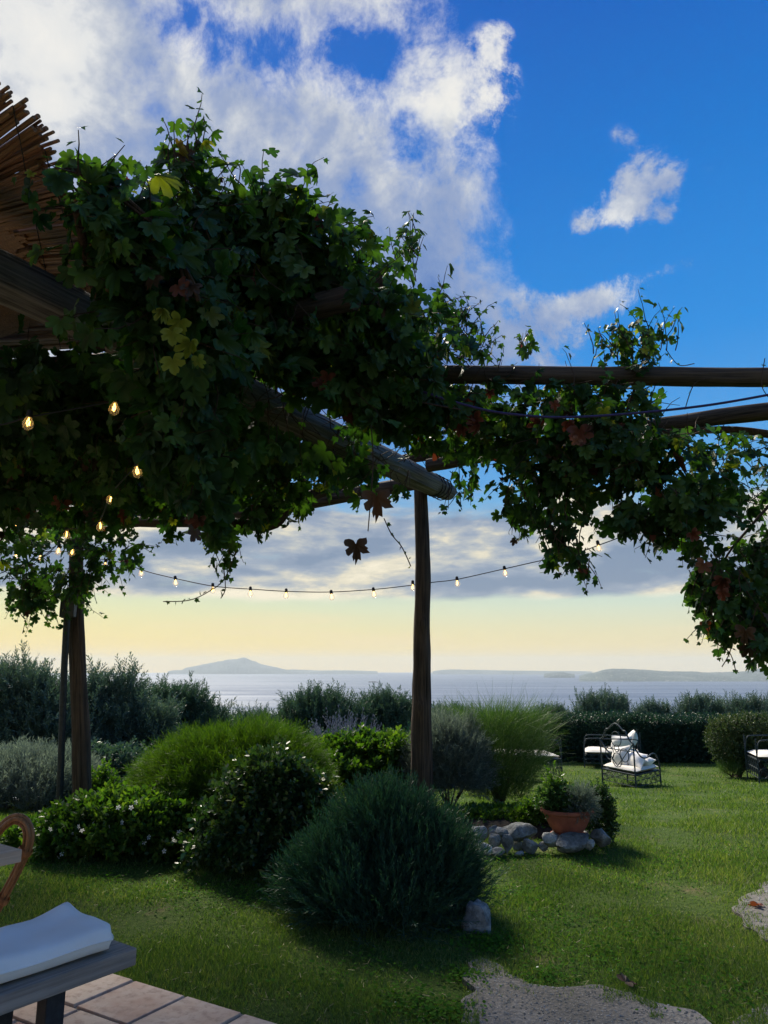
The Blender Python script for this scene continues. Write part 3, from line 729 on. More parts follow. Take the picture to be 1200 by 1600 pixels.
bush('weedy_plant', 'low green leafy plants along the stone edging under the broom', 'plant', 770, 190, 1276, 7.55, .02, T_leafy, 1900, M['shrub_light'], 64, depth=.35, amp=.3, up=.6, scale=(.4, .75))
bush('weedy_plant', 'green leafy plant filling the gap between the two stone groups', 'plant', 838, 50, 1262, 7.35, .0, T_leafy, 500, M['shrub_light'], 65, depth=.6, amp=.3, up=.6, scale=(.4, .75))
bush('tall_weed', 'tall light green weed standing right of the leaning post', 'plant', 160, 40, 1208, 8.6, -.1, T_leafy, 240, M['shrub_light'], 66, depth=.6, amp=.3, up=1.4, shell=(.1, 1.0), scale=(.6, 1.0))

# white flowers on the jasmine
r_ = np.random.default_rng(5)
jas = [o for o in bpy.data.objects if o.name.startswith('jasmine_shrub')][0]
fl = []
for (px, py) in [(212, 1254), (185, 1262), (128, 1297), (122, 1292), (205, 1262), (160, 1300), (112, 1302), (105, 1318), (96, 1334), (90, 1340), (232, 1308), (225, 1316), (270, 1312), (256, 1330), (170, 1292), (228, 1362), (238, 1378), (320, 1358), (312, 1372), (208, 1290), (145, 1285), (190, 1285), (78, 1296), (70, 1302), (280, 1300), (132, 1338)]:
    fl.append((px, py))
pet = []
for k in range(5):
    a = k * 1.2566; d = np.array([math.cos(a), math.sin(a), .25]); s_ = np.array([-math.sin(a), math.cos(a), 0])
    o = k * 4; pet += [d * .05, d * .6 + s_ * .28, d * 1.0, d * .6 - s_ * .28]
pv = np.array(pet); pf = np.array([(k * 4, k * 4 + 1, k * 4 + 2, k * 4 + 3) for k in range(5)])
fme = [npmesh('flower', np.einsum('ij,vj->vi', np.array(Matrix.Rotation(1.0 + .3 * i, 3, 'X')), pv), pf, M['petal']) for i in range(3)]
for i, (px, py) in enumerate(fl):
    p = W(px, py, 6.02 + .25 * r_.random()); o = link('flower', fme[i % 3], jas); o.location = p - jas.location
    o.scale = (.022,) * 3; o.rotation_euler = (r_.uniform(-.5, .5), r_.uniform(-.5, .5), r_.uniform(0, 3))

# tall airy broom: fine rush-like stems from a woody base
def broom(px, pxw, ytop, Y, base, n, seed, label, name='broom_shrub', m='broom', spread=1.0):
    x = W(px, ytop, Y).x; top = W(px, ytop, Y).z; h = top - base; rr_ = pxw * pxm(Y) / 2
    root = empty(name, (x, Y, base), label, 'shrub'); g = np.random.default_rng(seed); VV = []; FF = []; o = 0
    tips = [(x + math.cos(a) * rr_ * .5, Y + math.sin(a) * rr_ * .4, base + h * .5) for a in [i * .9 for i in range(9)]]
    stems(root, (x, Y, base), tips, .02, M['twig'], 'stems', seed=seed)
    K = 7
    for i in range(n):
        a = g.uniform(0, 6.283); q_ = g.uniform(0, 1) ** .55; zz = g.uniform(.05, .80) ** .8
        p = np.array([x + math.cos(a) * rr_ * q_ * min(.92, .30 + 1.5 * zz), Y + math.sin(a) * rr_ * .8 * q_ * min(.92, .30 + 1.5 * zz), base + h * zz])
        d = np.array([math.cos(a) * q_ * .45, math.sin(a) * q_ * .45, .75]) + g.normal(size=3) * .42; d /= np.linalg.norm(d)
        L = h * g.uniform(.12, .30) * (1.15 - .3 * zz) * (1.7 if g.random() < .05 else 1); w_ = g.uniform(.0013, .0026); side = nrm(np.cross(d, g.normal(size=3)))
        bend = np.array([math.cos(a), math.sin(a), -.5]) * g.uniform(.05, .5)
        pts = []
        for k in range(K + 1):
            t_ = k / K; pts.append(p + d * L * t_ + bend * L * .5 * t_ * t_)
        pts = np.array(pts); ww = w_ * (1 - np.linspace(0, .7, K + 1))[:, None] * side
        V = np.concatenate([pts - ww, pts + ww]); F = np.array([(k, k + 1, K + 2 + k, K + 1 + k) for k in range(K)])
        VV.append(V); FF.append(F + o); o += len(V)
    V = np.concatenate(VV) - np.array(root.location); me = npmesh('foliage', V, np.concatenate(FF), M[m]); ob = link('foliage', me, root); ob['kind'] = 'stuff'
    return root
broom(776, 160, 1088, 8.7, -.05, 10000, 71, 'tall airy broom shrub of fine rush like stems right of the middle post')
# feathery tops beyond the hedge
for i, (px, yt, w_, Y, lab) in enumerate([(940, 1092, 95, 25, 'feathery olive sapling showing over the hedge behind the iron daybeds'),
        (1020, 1108, 60, 25.5, 'small feathery olive sapling over the middle of the hedge'),
        (1095, 1098, 90, 25, 'feathery olive sapling over the hedge left of the clipped shrub'),
        (1175, 1100, 100, 24.5, 'feathery olive sapling at the right picture edge above the clipped shrub'),
        (860, 1112, 60, 26, 'thin olive sapling over the hedge beside the broom')]):
    x = W(px, yt, Y).x; b0 = GZ(x, Y)
    olive(lab, px, yt, Y, w_, 80 + i, [(0, 0, .6, .6, .3), (-.5, 0, .62, .4, .3), (.5, 0, .6, .4, .3), (.1, 0, .85, .22, .14), (-.35, 0, .82, .2, .14), (.6, 0, .8, .2, .14)], 1500, 'olive', b0, 'olive saplings behind the hedge', (.8, 1.4), up=1.6, out=.4, rand=.3)

# clipped hedge
def hedge():
    a = G(690, 1186); c = G(1215, 1190)
    base = (a + c) / 2; root = empty('hedge', base, 'long clipped dark hedge closing the lawn against the sea', 'hedge')
    top = [W(720, 1124, a.y).z, W(1200, 1128, c.y).z]; g = np.random.default_rng(91); n = 19000
    ax = np.array(c - a); L = np.linalg.norm(ax); ax /= L; nor = np.array([ax[1], -ax[0], 0.0])
    u = g.uniform(-.02, 1.25, n); zt = top[0] + (top[1] - top[0]) * u
    gz = np.array([GZ(float(a.x + ax[0] * L * q_), float(a.y + ax[1] * L * q_)) for q_ in u])
    face = g.uniform(0, 1, n); th = .55
    lump = np.array([mnoise.fractal(Vector((q_ * L * .9, 2.0 * f_, 0)), 1, 2, 3) for q_, f_ in zip(u, face)])
    pos = np.array(a)[None] + ax[None] * (u * L)[:, None]
    isf = face < .68
    h = np.where(isf, g.uniform(0, 1, n), 1.0); dep = np.where(isf, 1.0, g.uniform(-1, 1, n))
    jit = g.uniform(-.10, .03, n) + lump * .08
    pos += nor[None] * (dep * th + np.where(isf, jit, 0))[:, None]
    pos[:, 2] = gz + (zt - gz) * h + np.where(isf, 0, jit)
    nd = np.where(isf[:, None], nor[None] + np.array([0, 0, .5]), np.array([0, 0, 1.0])) + g.normal(size=(n, 3)) * .5
    fr_ = frames(nd, g.normal(size=(n, 3))); mats = np.stack([fr_[:, :, 0], fr_[:, :, 2], fr_[:, :, 1]], -1)
    tv, tf = T_hedge[0]; V, F = instance(tv, tf, pos, mats, g.uniform(.9, 1.5, n))
    o = link('foliage', npmesh('foliage', V - np.array(base), F, M['hedge']), root); o['kind'] = 'stuff'
    mb = MB()
    for i in range(40):
        p = np.array(a) + ax * L * i / 32 - np.array(base); z0 = GZ(float(p[0] + base.x), float(p[1] + base.y)) - base.z
        mb.tube([(p[0], p[1], z0 - .05), (p[0] + .05, p[1], z0 + .5), (p[0] - .05, p[1] + .1, z0 + .9)], [.035, .025, .012], 6, .2, i)
    mb.build('stems', M['bark'], root)
    # dark woody core so that no light passes straight through
    core = MB(); k = nor * (th - .16)
    p0 = np.array(a) - np.array(base); p1 = np.array(a) + ax * L * 1.25 - np.array(base); h0 = top[0] - base.z - .12
    z1 = GZ(float(p1[0] + base.x), float(p1[1] + base.y)) - base.z
    V = []
    for p in (p0, p1):
        for s_ in (1, -1):
            for z in (-.25, h0): V.append((p[0] + k[0] * s_, p[1] + k[1] * s_, z))
    core.add(V, [(0, 1, 3, 2), (4, 6, 7, 5), (0, 4, 5, 1), (2, 3, 7, 6), (1, 5, 7, 3)]); core.build('inner_twigs', M['hedge'], root, smooth=False)
hedge()

# clipped shrub on a leaning trunk at the right
p = G(1153, 1214); root = empty('clipped_shrub', p, 'clipped brownish green shrub leaning on bent bare stems at the right edge', 'shrub')
Y = p.y; k = pxm(Y)
def at(px, py, dy=0): v = W(px, py, Y + dy); return v - root.location
MB().tube([at(1153, 1216), at(1157, 1206), at(1163, 1199), at(1172, 1196), at(1178, 1188)], [.07, .055, .05, .05, .03], 8, .2, 3).build('stem', M['bark'], root)
MB().tube([at(1196, 1214), at(1184, 1202), at(1172, 1198), at(1163, 1192), at(1165, 1170)], [.09, .07, .06, .05, .03], 8, .2, 4).build('stem', M['bark'], root)
MB().tube([at(1200, 1206), at(1188, 1196), at(1176, 1186), at(1170, 1165)], [.06, .05, .04, .02], 8, .2, 5).build('stem', M['bark'], root)
cs = []
for (px, py, rx, ry, w_) in [(1140, 1155, 26, 27, 1), (1170, 1150, 30, 28, 1), (1205, 1152, 34, 30, 1), (1160, 1168, 28, 18, .6), (1235, 1155, 30, 30, .8)]:
    v = W(px, py, Y); cs.append((v.x, v.y, v.z, rx * k, rx * k * .9, ry * k, w_))
crown('x', cs, 4200, T_hedge, M['topiary'], root, 95, shell=(.7, 1.02), up=.2, amp=.08, scale=(.8, 1.2), low=-1.0)
bush('grass_tuft', 'yellowish tuft of grass at the foot of the clipped shrub', 'plant', 1143, 26, 1203, p.y - .1, p.z, T_fine, 160, M['broom'], 97, up=1.2)

# small potted plants in the terracotta bowl are built with the bowl

# ================================================================== PERGOLA
PG = Vector((0.45, 7.85, 0))
perg = empty('pergola', PG, 'rustic pergola of weathered round poles carrying the leafy vines', 'pergola')
def pole(pts, rad, n, seg, rough, seed, name, m, parent=None, label=None, knots=()):
    parent = parent or perg
    """interpolated pole with grain ridges and knots"""
    pts = [Vector(p) for p in pts]; out = []; rr = []
    for i in range(n + 1):
        t_ = i / n * (len(pts) - 1); k = min(int(t_), len(pts) - 2); f = t_ - k
        out.append(pts[k].lerp(pts[k + 1], f) - parent.location); rr.append(rad[k] + (rad[k + 1] - rad[k]) * f)
    mb = MB(); mb.tube(out, rr, seg, 0, seed)
    V = [Vector(v) for v in mb.v]; ax = (out[-1] - out[0]).normalized()
    for i in range(n + 1):
        c_ = out[i]
        for j in range(seg):
            q_ = V[i * seg + j] - c_; th = 2 * math.pi * j / seg
            k_ = 1 + rough * (mnoise.noise(Vector((math.cos(th) * 1.4 + seed, math.sin(th) * 1.4, i * .12))) + .7 * mnoise.noise(Vector((math.cos(th) * 5 + seed, math.sin(th) * 5, i * .04 + 9))))
            for (kt, ka, kr, kw) in knots:
                dd = ((i / n - kt) / kw) ** 2 + (((th - ka + math.pi) % (2 * math.pi) - math.pi) / .55) ** 2
                k_ += kr * math.exp(-dd)
            V[i * seg + j] = c_ + q_ * k_
    mb.v = [tuple(v) for v in V]
    # local origin with the long axis as Z so that the grain runs along the pole
    rot = ax.to_track_quat('Z', 'Y').to_matrix(); inv = rot.transposed(); o0 = out[0]
    mb.v = [tuple(inv @ (Vector(v) - o0)) for v in mb.v]
    o = mb.build(name, M[m], parent, sharp=50); o.location = o0; o.rotation_euler = rot.to_euler()
    if label: o['label'] = label
    return o
P1b = W(658, 1262, 7.85); P1b.z = -.1; P1m = W(659, 1000, 7.85); P1t = W(657, 766, 7.88)
pole([P1b, W(659, 1130, 7.85), P1m, W(661, 880, 7.85), P1t], [.125, .104, .086, .078, .072], 90, 40, .10, 2, 'post', 'bark', None, 'post with knots standing in the middle of the view', knots=[(.905, 0.2, .35, .010), (.76, .1, .45, .012), (.74, -.4, .3, .008), (.30, 2.9, .25, .02), (.55, 3.0, .2, .02)])
P2b = W(130, 1296, 8.0); P2b.z = -.15
pole([P2b, W(126, 1130, 8.0), W(119, 980, 8.0), W(119, 900, 8.0), W(120, 815, 8.0)], [.100, .088, .080, .074, .068], 80, 36, .08, 5, 'post', 'bark', None, 'thick dark post leaning on the left')
# main beam, from the post towards the house
b1 = W(704, 768, 7.95) + Vector((0, 0, .02)); b0 = None
bm0 = W(0, 434, 3.3); bm1 = W(694, 766, 7.98)
mid = bm0.lerp(bm1, .5); dirb = (bm1 - bm0).normalized()
pole([bm0 - dirb * 1.2, bm0, mid, bm1 - dirb * .4, bm1 + dirb * .12], [.125, .125, .125, .12, .095], 110, 40, .13, 8, 'beam', 'beamwood', None, 'heavy main beam lashed to the middle post')
# wire lashing round the beam end
for i, q_ in enumerate((.06, .15, .24, .31)):
    c_ = bm1 - dirb * q_ - perg.location; a_ = dirb.cross(Vector((0, 0, 1))).normalized(); b_ = a_.cross(dirb)
    ring = [c_ + (a_ * math.cos(t_) + b_ * math.sin(t_)) * .122 + dirb * .02 * math.sin(t_ * 2 + i) for t_ in [k * math.pi / 9 for k in range(19)]]
    MB().tube(ring, .006, 6, cap=False).build('wire_lashing', M['rubber'], perg)
# rafters
h = 2.12
def onh(x, y, hh): d = ray(x, y); t_ = hh / d.z; return Vector((d.x * t_, d.y * t_, CAMZ + hh))
ra = onh(1260, 590, h); rb = onh(690, 585, h); rc = rb + (rb - ra) * .42
pole([ra, onh(1100, 589, h), onh(850, 587, h), rb, rc], [.074, .070, .068, .066, .07], 100, 28, .08, 11, 'rafter', 'bark', None, 'rafter crossing straight above the right half of the garden')
s0 = onh(1290, 632, 2.05); s1 = onh(1120, 652, 2.05); s2 = onh(1040, 664, 2.03); s3 = onh(880, 690, 2.0); s4 = onh(735, 716, 1.98); s5 = s4 + (s4 - s3) * .5
pole([s0, s1, s2, s3, s4, s5], [.075, .072, .070, .068, .066, .07], 90, 28, .12, 14, 'rafter', 'bark', None, 'rafter slanting back from the right edge to the middle post')
u0 = onh(552, 464, 2.1); u1 = onh(440, 494, 2.1); u2 = u1 + (u1 - u0) * 1.2
pole([u0, u1, u2], [.075, .08, .08], 40, 24, .1, 17, 'rafter', 'bark')
# cross beam under the reed roof, towards the left post, and the far beam
c0 = onh(-120, 600, 2.0); c1 = onh(250, 573, 2.0); pole([c0, c1, c1 + (c1 - c0) * .25], [.13, .125, .12], 50, 28, .08, 19, 'beam', 'bark', None, 'dark beam under the edge of the reed roof')
pole([W(120, 818, 8.0) + Vector((-1.6, -.4, .05)), W(120, 818, 8.0), W(400, 800, 8.0), W(660, 752, 7.95)], [.085, .085, .08, .08], 60, 22, .1, 21, 'beam', 'bark', None, 'thin beam joining the left post to the middle post')
for (x0, y0, x1, y1) in [(-100, 690, 420, 670), (-60, 770, 520, 735)]:
    pole([onh(x0, y0, 2.1), onh((x0 + x1) / 2, (y0 + y1) / 2, 2.12), onh(x1, y1, 2.1)], [.06, .062, .06], 40, 18, .1, x0 + 300, 'rafter', 'bark')

# thin dark pole with a switch box by the left post
pb = W(90, 1312, 7.85); pb.z = -.15
mp = empty('service_pole', pb, 'thin dark pole with a small box and cable ring beside the leaning post', 'pole')
MB().tube([v - mp.location for v in (pb, W(95, 1200, 7.85), W(100, 1050, 7.85), W(106, 935, 7.85), W(108, 925, 7.85))], [.036, .034, .034, .034, .03], 14).build('tube', M['metal_dark'], mp)
q_ = W(107, 948, 7.80) - mp.location
MB().box(q_, (.15, .08, .22)).build('switch_box', M['plastic'], mp, smooth=False, bevel=.008)
MB().box(q_ + Vector((0, 0, .115)), (.17, .10, .014)).build('box_lid', M['metal_dark'], mp, smooth=False, bevel=.004)
ring = [W(98, 961, 7.80) - mp.location + Vector((.028 * math.cos(t_), 0, .028 * math.sin(t_))) for t_ in [k * math.pi / 8 for k in range(17)]]
MB().tube(ring, .0045, 6, cap=False).build('cable_ring', M['plastic'], mp)

# ------------------------------------------------------------------ reed roof
ends = [((-2, 130), 225), ((8, 143), 222), ((20, 150), 214), ((30, 158), 208), ((38, 175), 216), ((47, 180), 224), ((58, 196), 236), ((74, 206), 246), ((82, 220), 254), ((80, 233), 266), ((84, 246), 276),
        ((78, 262), 288), ((98, 272), 300), ((118, 292), 318), ((112, 305), 330), ((128, 318), 344), ((135, 338), 360), ((140, 350), 370), ((160, 368), 384), ((170, 382), 394), ((168, 396), 405), ((182, 415), 420), ((188, 435), 438),
        ((196, 455), 458), ((198, 475), 480), ((196, 495), 502), ((190, 512), 522), ((186, 528), 540), ((182, 536), 550)]
mat_root = empty('reed_roof', onh(60, 260, 2.08), 'roof of tied brown reed canes with ragged ends at the upper left', 'reed roof')
NC = 200; pe = []
cum = [0]
for (a_, _), (c_, _) in zip(ends, ends[1:]): cum.append(cum[-1] + math.hypot(a_[0] - c_[0], a_[1] - c_[1]))
def interp(u):
    t_ = u * cum[-1]
    for i in range(len(ends) - 1):
        if cum[i] <= t_ <= cum[i + 1] + 1e-6:
            f = (t_ - cum[i]) / (cum[i + 1] - cum[i])
            (xa, ya), la = ends[i]; (xb, yb), lb = ends[i + 1]
            return xa + (xb - xa) * f, ya + (yb - ya) * f, la + (lb - la) * f
    (xa, ya), la = ends[-1]; return xa, ya, la
plan = Vector((-.80, .60, 0)).normalized()
for i in range(NC):
    u = (i + rnd.uniform(-.3, .3)) / (NC - 1); u = min(max(u, 0), 1) ** .85
    x, y, yl = interp(u)
    x += rnd.uniform(-30, 14) * (1 if u < .8 else .4)
    hh = 2.09 + rnd.uniform(-.012, .012) + (.03 if i % 2 else 0)
    A = onh(x, y, hh)
    # where the cane meets the photo's edge row: intersect the sight line with the vertical plane of the cane
    m_ = min((yl - y) / max(x, 50), .72); d = ray(x - 260, y + m_ * 260 + rnd.uniform(-4, 4)); nn = Vector((plan.y, -plan.x, 0)); t_ = A.dot(nn) / d.dot(nn)
    B = Vector((d.x * t_, d.y * t_, CAMZ + d.z * t_)); L = (B - A)
    if L.length < .05: continue
    s_ = L.normalized(); s_.z = max(min(s_.z, .75), -.25); B2 = A + s_ * (L.length + rnd.uniform(1.2, 1.6))
    r_ = rnd.uniform(.0065, .0115) * (1 + .9 * max(0, u - .55) / .45); pts = []; rr = []; n = 9
    for k in range(n + 1):
        f = k / n; p_ = A.lerp(B2, f) + Vector((0, 0, rnd.uniform(-.006, .006))) + Vector((rnd.uniform(-.004, .004), 0, 0)); pts.append(p_ - A); rr.append(r_ * (1.12 if k % 3 == 1 else 1) * (.86 + .14 * f))
    ax = (pts[-1] - pts[0]).normalized(); rot = ax.to_track_quat('Z', 'Y').to_matrix(); inv = rot.transposed()
    o = MB().tube([inv @ p_ for p_ in pts], rr, 7).build('cane', M['cane'], mat_root); o.location = A - mat_root.location; o.rotation_euler = rot.to_euler()
# second layer, closing the view of the sky through the mat, and the roof lengthened unseen towards the house to block skylight
mb = MB()
for i in range(150):
    f = i / 149; A = onh(-40, 200 + f * 330, 2.3 + .0 * f); A = Vector((-1.75 - f * .35, 2.05 + f * 2.4, 2.3 + CAMZ - .03 * f))
    D = Vector((-.80, .60, .50 - .42 * f)).normalized(); r_ = rnd.uniform(.012, .018)
    mb.tube([A + D * rnd.uniform(-.1, .1), A + D * 1.2, A + D * 2.6], r_, 5)
for i in range(230):
    f = i / 229; y_ = -4.4 + f * 6.8; A = Vector((-1.95 - max(0, f - .9) * 2, y_, 2.35 + CAMZ + rnd.uniform(-.02, .02)))
    D = Vector((-1, .12, .06)).normalized(); mb.tube([A, A + D * 3, A + D * 7.5], rnd.uniform(.014, .02), 5)
mb.v = [tuple(Vector(v) - mat_root.location) for v in mb.v]
o = mb.build('reed_layer', M['cane'], mat_root); o['kind'] = 'stuff'
# tying wires across the canes
for (x0, y0, x1, y1) in [(20, 165, 95, 545), (70, 235, 160, 540)]:
    pts = [onh(x0 + (x1 - x0) * k / 14, y0 + (y1 - y0) * k / 14 + 3 * math.sin(k * 2), 2.072) - mat_root.location for k in range(15)]
    MB().tube(pts, .0025, 5).build('tying_wire', M['rubber'], mat_root)

# ------------------------------------------------------------------ string lights
def cat_curve(P, n=8):
    P = [Vector(p) for p in P]; out = []
    for i in range(len(P) - 1):
        p0 = P[max(i - 1, 0)]; p1 = P[i]; p2 = P[i + 1]; p3 = P[min(i + 2, len(P) - 1)]
        for k in range(n):
            t_ = k / n
            out.append(.5 * ((2 * p1) + (p2 - p0) * t_ + (2 * p0 - 5 * p1 + 4 * p2 - p3) * t_ ** 2 + (3 * p1 - p0 - 3 * p2 + p3) * t_ ** 3))
    out.append(P[-1]); return out
sock = MB().lathe([(.0, .0), (.012, .0), (.013, -.006), (.015, -.03), (.013, -.034), (0, -.034)], seg=12)
gl = MB().lathe([(.011, -.032), (.0135, -.040), (.022, -.052), (.0265, -.066), (.0255, -.078), (.019, -.090), (.010, -.097), (0, -.099)], seg=18)
fi = MB().tube([(-.005, 0, -.050), (-.007, 0, -.066), (-.002, .003, -.079), (.003, -.003, -.062), (.007, 0, -.074), (.005, 0, -.052)], .0030, 6).lathe([(.002, -.036), (.0035, -.04), (.0035, -.05), (.001, -.053)], seg=8)
tmpo = [sock.build('socket', M['rubber']), gl.build('globe', M['glass']), fi.build('filament', M['glow'])]
sock_me, gl_me, fi_me = [o.data for o in tmpo]
for o in tmpo: bpy.data.objects.remove(o)
def lights(path, bulbs, label, r=.005, s=1.15, m='rubber'):
    root = empty('string_lights', path[0], label, 'string lights', 'strings of garden bulb lights')
    pts = cat_curve(path); MB().tube([p - root.location for p in pts], r, 7).build('cable', M[m], root)
    for bx in bulbs:
        P = bx; k = min(range(len(pts)), key=lambda i: (pts[i] - P).length); top = pts[k] if (pts[k] - P).length < .25 else P + Vector((0, 0, .05))
        o = link('bulb', gl_me, root); o.location = Vector((P.x, P.y, P.z + .066 * s)) - root.location; o.scale = (s, s, s)
        o.rotation_euler = (rnd.uniform(-.15, .15), rnd.uniform(-.15, .15), rnd.uniform(0, 3))
        a_ = link('socket', sock_me, o); c_ = link('filament', fi_me, o)
        if (top - (P + Vector((0, 0, .066 * s)))).length > .012:
            MB().tube([(0, 0, 0), (0, 0, max((top.z - P.z) / s - .066, .005))], .003, 5).build('drop_wire', M['rubber'], o)
    return root
YA = 8.02
def ya(x): return YA if x < 700 else YA - (x - 700) / 300 * 1.3
pa = [(-30, 838), (0, 848), (24, 861), (60, 862), (105, 862), (150, 872), (190, 879), (230, 893), (275, 904), (335, 916), (400, 921), (450, 924), (515, 925), (583, 921), (630, 916), (675, 910), (715, 905), (787, 889), (858, 873), (900, 864), (935, 852), (985, 831), (1040, 790)]
lights([W(x, y, ya(x)) for x, y in pa], [W(x, y, ya(x)) for x, y in [(219, 896), (273, 911), (332, 922), (391, 928), (447, 931), (517, 933), (583, 929), (645, 918), (714, 912), (788, 896), (858, 877), (934, 857), (23, 869), (63, 873), (165, 884)]],
       'long string of clear bulbs hanging across the view past the middle post')
pb_ = [(-60, 668, 3.9), (0, 664, 3.9), (45, 652, 3.9), (110, 640, 3.95), (179, 627, 4.0), (235, 618, 4.1)]
lights([W(*p) for p in pb_], [W(45, 662, 3.9), W(179, 639, 4.0)], 'short string of two lit bulbs under the reed roof')
pc_ = [(300, 668, 4.0), (274, 682, 4.1), (240, 706, 4.25), (212, 729, 4.4), (174, 772, 5.0), (155, 814, 5.6), (130, 826, 6.2), (103, 828, 6.4), (85, 855, 7.0), (60, 872, 7.4), (0, 896, 7.6)]
lights([W(*p) for p in pc_], [W(274, 690, 4.1), W(212, 738, 4.4), W(174, 780, 5.0), W(155, 823, 5.6), W(103, 836, 6.4), W(92, 862, 7.2)], 'curved string of lit bulbs coming down through the vine to the leaning post')
pd_ = [(-20, 790, 7.5), (10, 806, 7.5), (27, 812, 7.5), (50, 826, 7.4), (68, 832, 7.3), (95, 846, 7.4), (114, 853, 7.6), (140, 858, 7.7)]
lights([W(*p) for p in pd_], [W(27, 822, 7.5), W(68, 841, 7.3), W(114, 864, 7.6)], 'faint string of small bulbs at the far left under the vine')
# cables
def cable(pts, r, m, label, name='cable'):
    p0 = Vector(pts[0]); o = MB().tube(cat_curve([Vector(p) - p0 for p in pts]), r, 7).build(name, M[m]); o.location = p0; return tag(o, label, 'cable')
cable([W(600, 592, 4.6), W(660, 612, 4.6), W(710, 628, 4.6), W(770, 643, 4.6), W(830, 650, 4.6), W(880, 652, 4.6), W(950, 649, 4.6), W(1040, 641, 4.6), W(1120, 631, 4.6), W(1200, 617, 4.6), W(1270, 604, 4.6)], .0085, 'purple', 'slack violet tinted cable sagging below the straight rafter')

# ================================================================== VINES
def leaf_template(droop=.22, fold=.18, seed=0):
    g = random.Random(seed)
    half = [(0, 1.0), (8, .86), (15, .90), (25, .72), (31, .50), (38, .72), (46, .86), (56, .96), (64, .84), (74, .80), (82, .54), (92, .70), (106, .80), (120, .78), (134, .66), (148, .52), (162, .38), (174, .10)]
    pts = [(a, r) for a, r in half] + [(-a, r) for a, r in reversed(half[1:])]
    V = [(0, .0, 0)]
    for a, r in pts:
        r *= g.uniform(.9, 1.1); a = R(a + g.uniform(-3, 3)); x = math.sin(a) * r; y = math.cos(a) * r
        z = fold * abs(x) - droop * (max(y, 0) ** 2) - droop * .6 * x * x + g.uniform(-.05, .05) * r * 1.2
        V.append((x, y + .12, z))
    n = len(pts); F = [(0, 1 + (i + 1) % n, 1 + i) for i in range(n)]
    return np.array(V), np.array(F)
LT = [leaf_template(.35, .35, 1), leaf_template(.75, .55, 2), leaf_template(.2, .2, 3), leaf_template(.8, -.25, 4)]
def simple_leaf(seed):
    g = random.Random(seed); half = [(0, 1), (20, .62), (35, .5), (55, .85), (75, .5), (110, .62), (150, .3)]
    pts = half + [(-a, r) for a, r in reversed(half[1:])]; V = [(0, 0, 0)]
    for a, r in pts:
        a = R(a); x = math.sin(a) * r * g.uniform(.85, 1.1); y = math.cos(a) * r; V.append((x, y + .12, .2 * abs(x) - .3 * max(y, 0) ** 2))
    n = len(pts); return np.array(V), np.array([(0, 1 + (i + 1) % n, 1 + i) for i in range(n)])
LS = [simple_leaf(1), simple_leaf(2)]
dry_t = leaf_template(1.1, .75, 9)
leaf_me = {}
for mk in ('vine', 'vine_yellow_or_backlit', 'vine_red', 'vine_dry'):
    for i, (v, f) in enumerate(LT + [dry_t]):
        leaf_me[mk, i] = npmesh('leaf', v, f, M[mk], smooth=True)

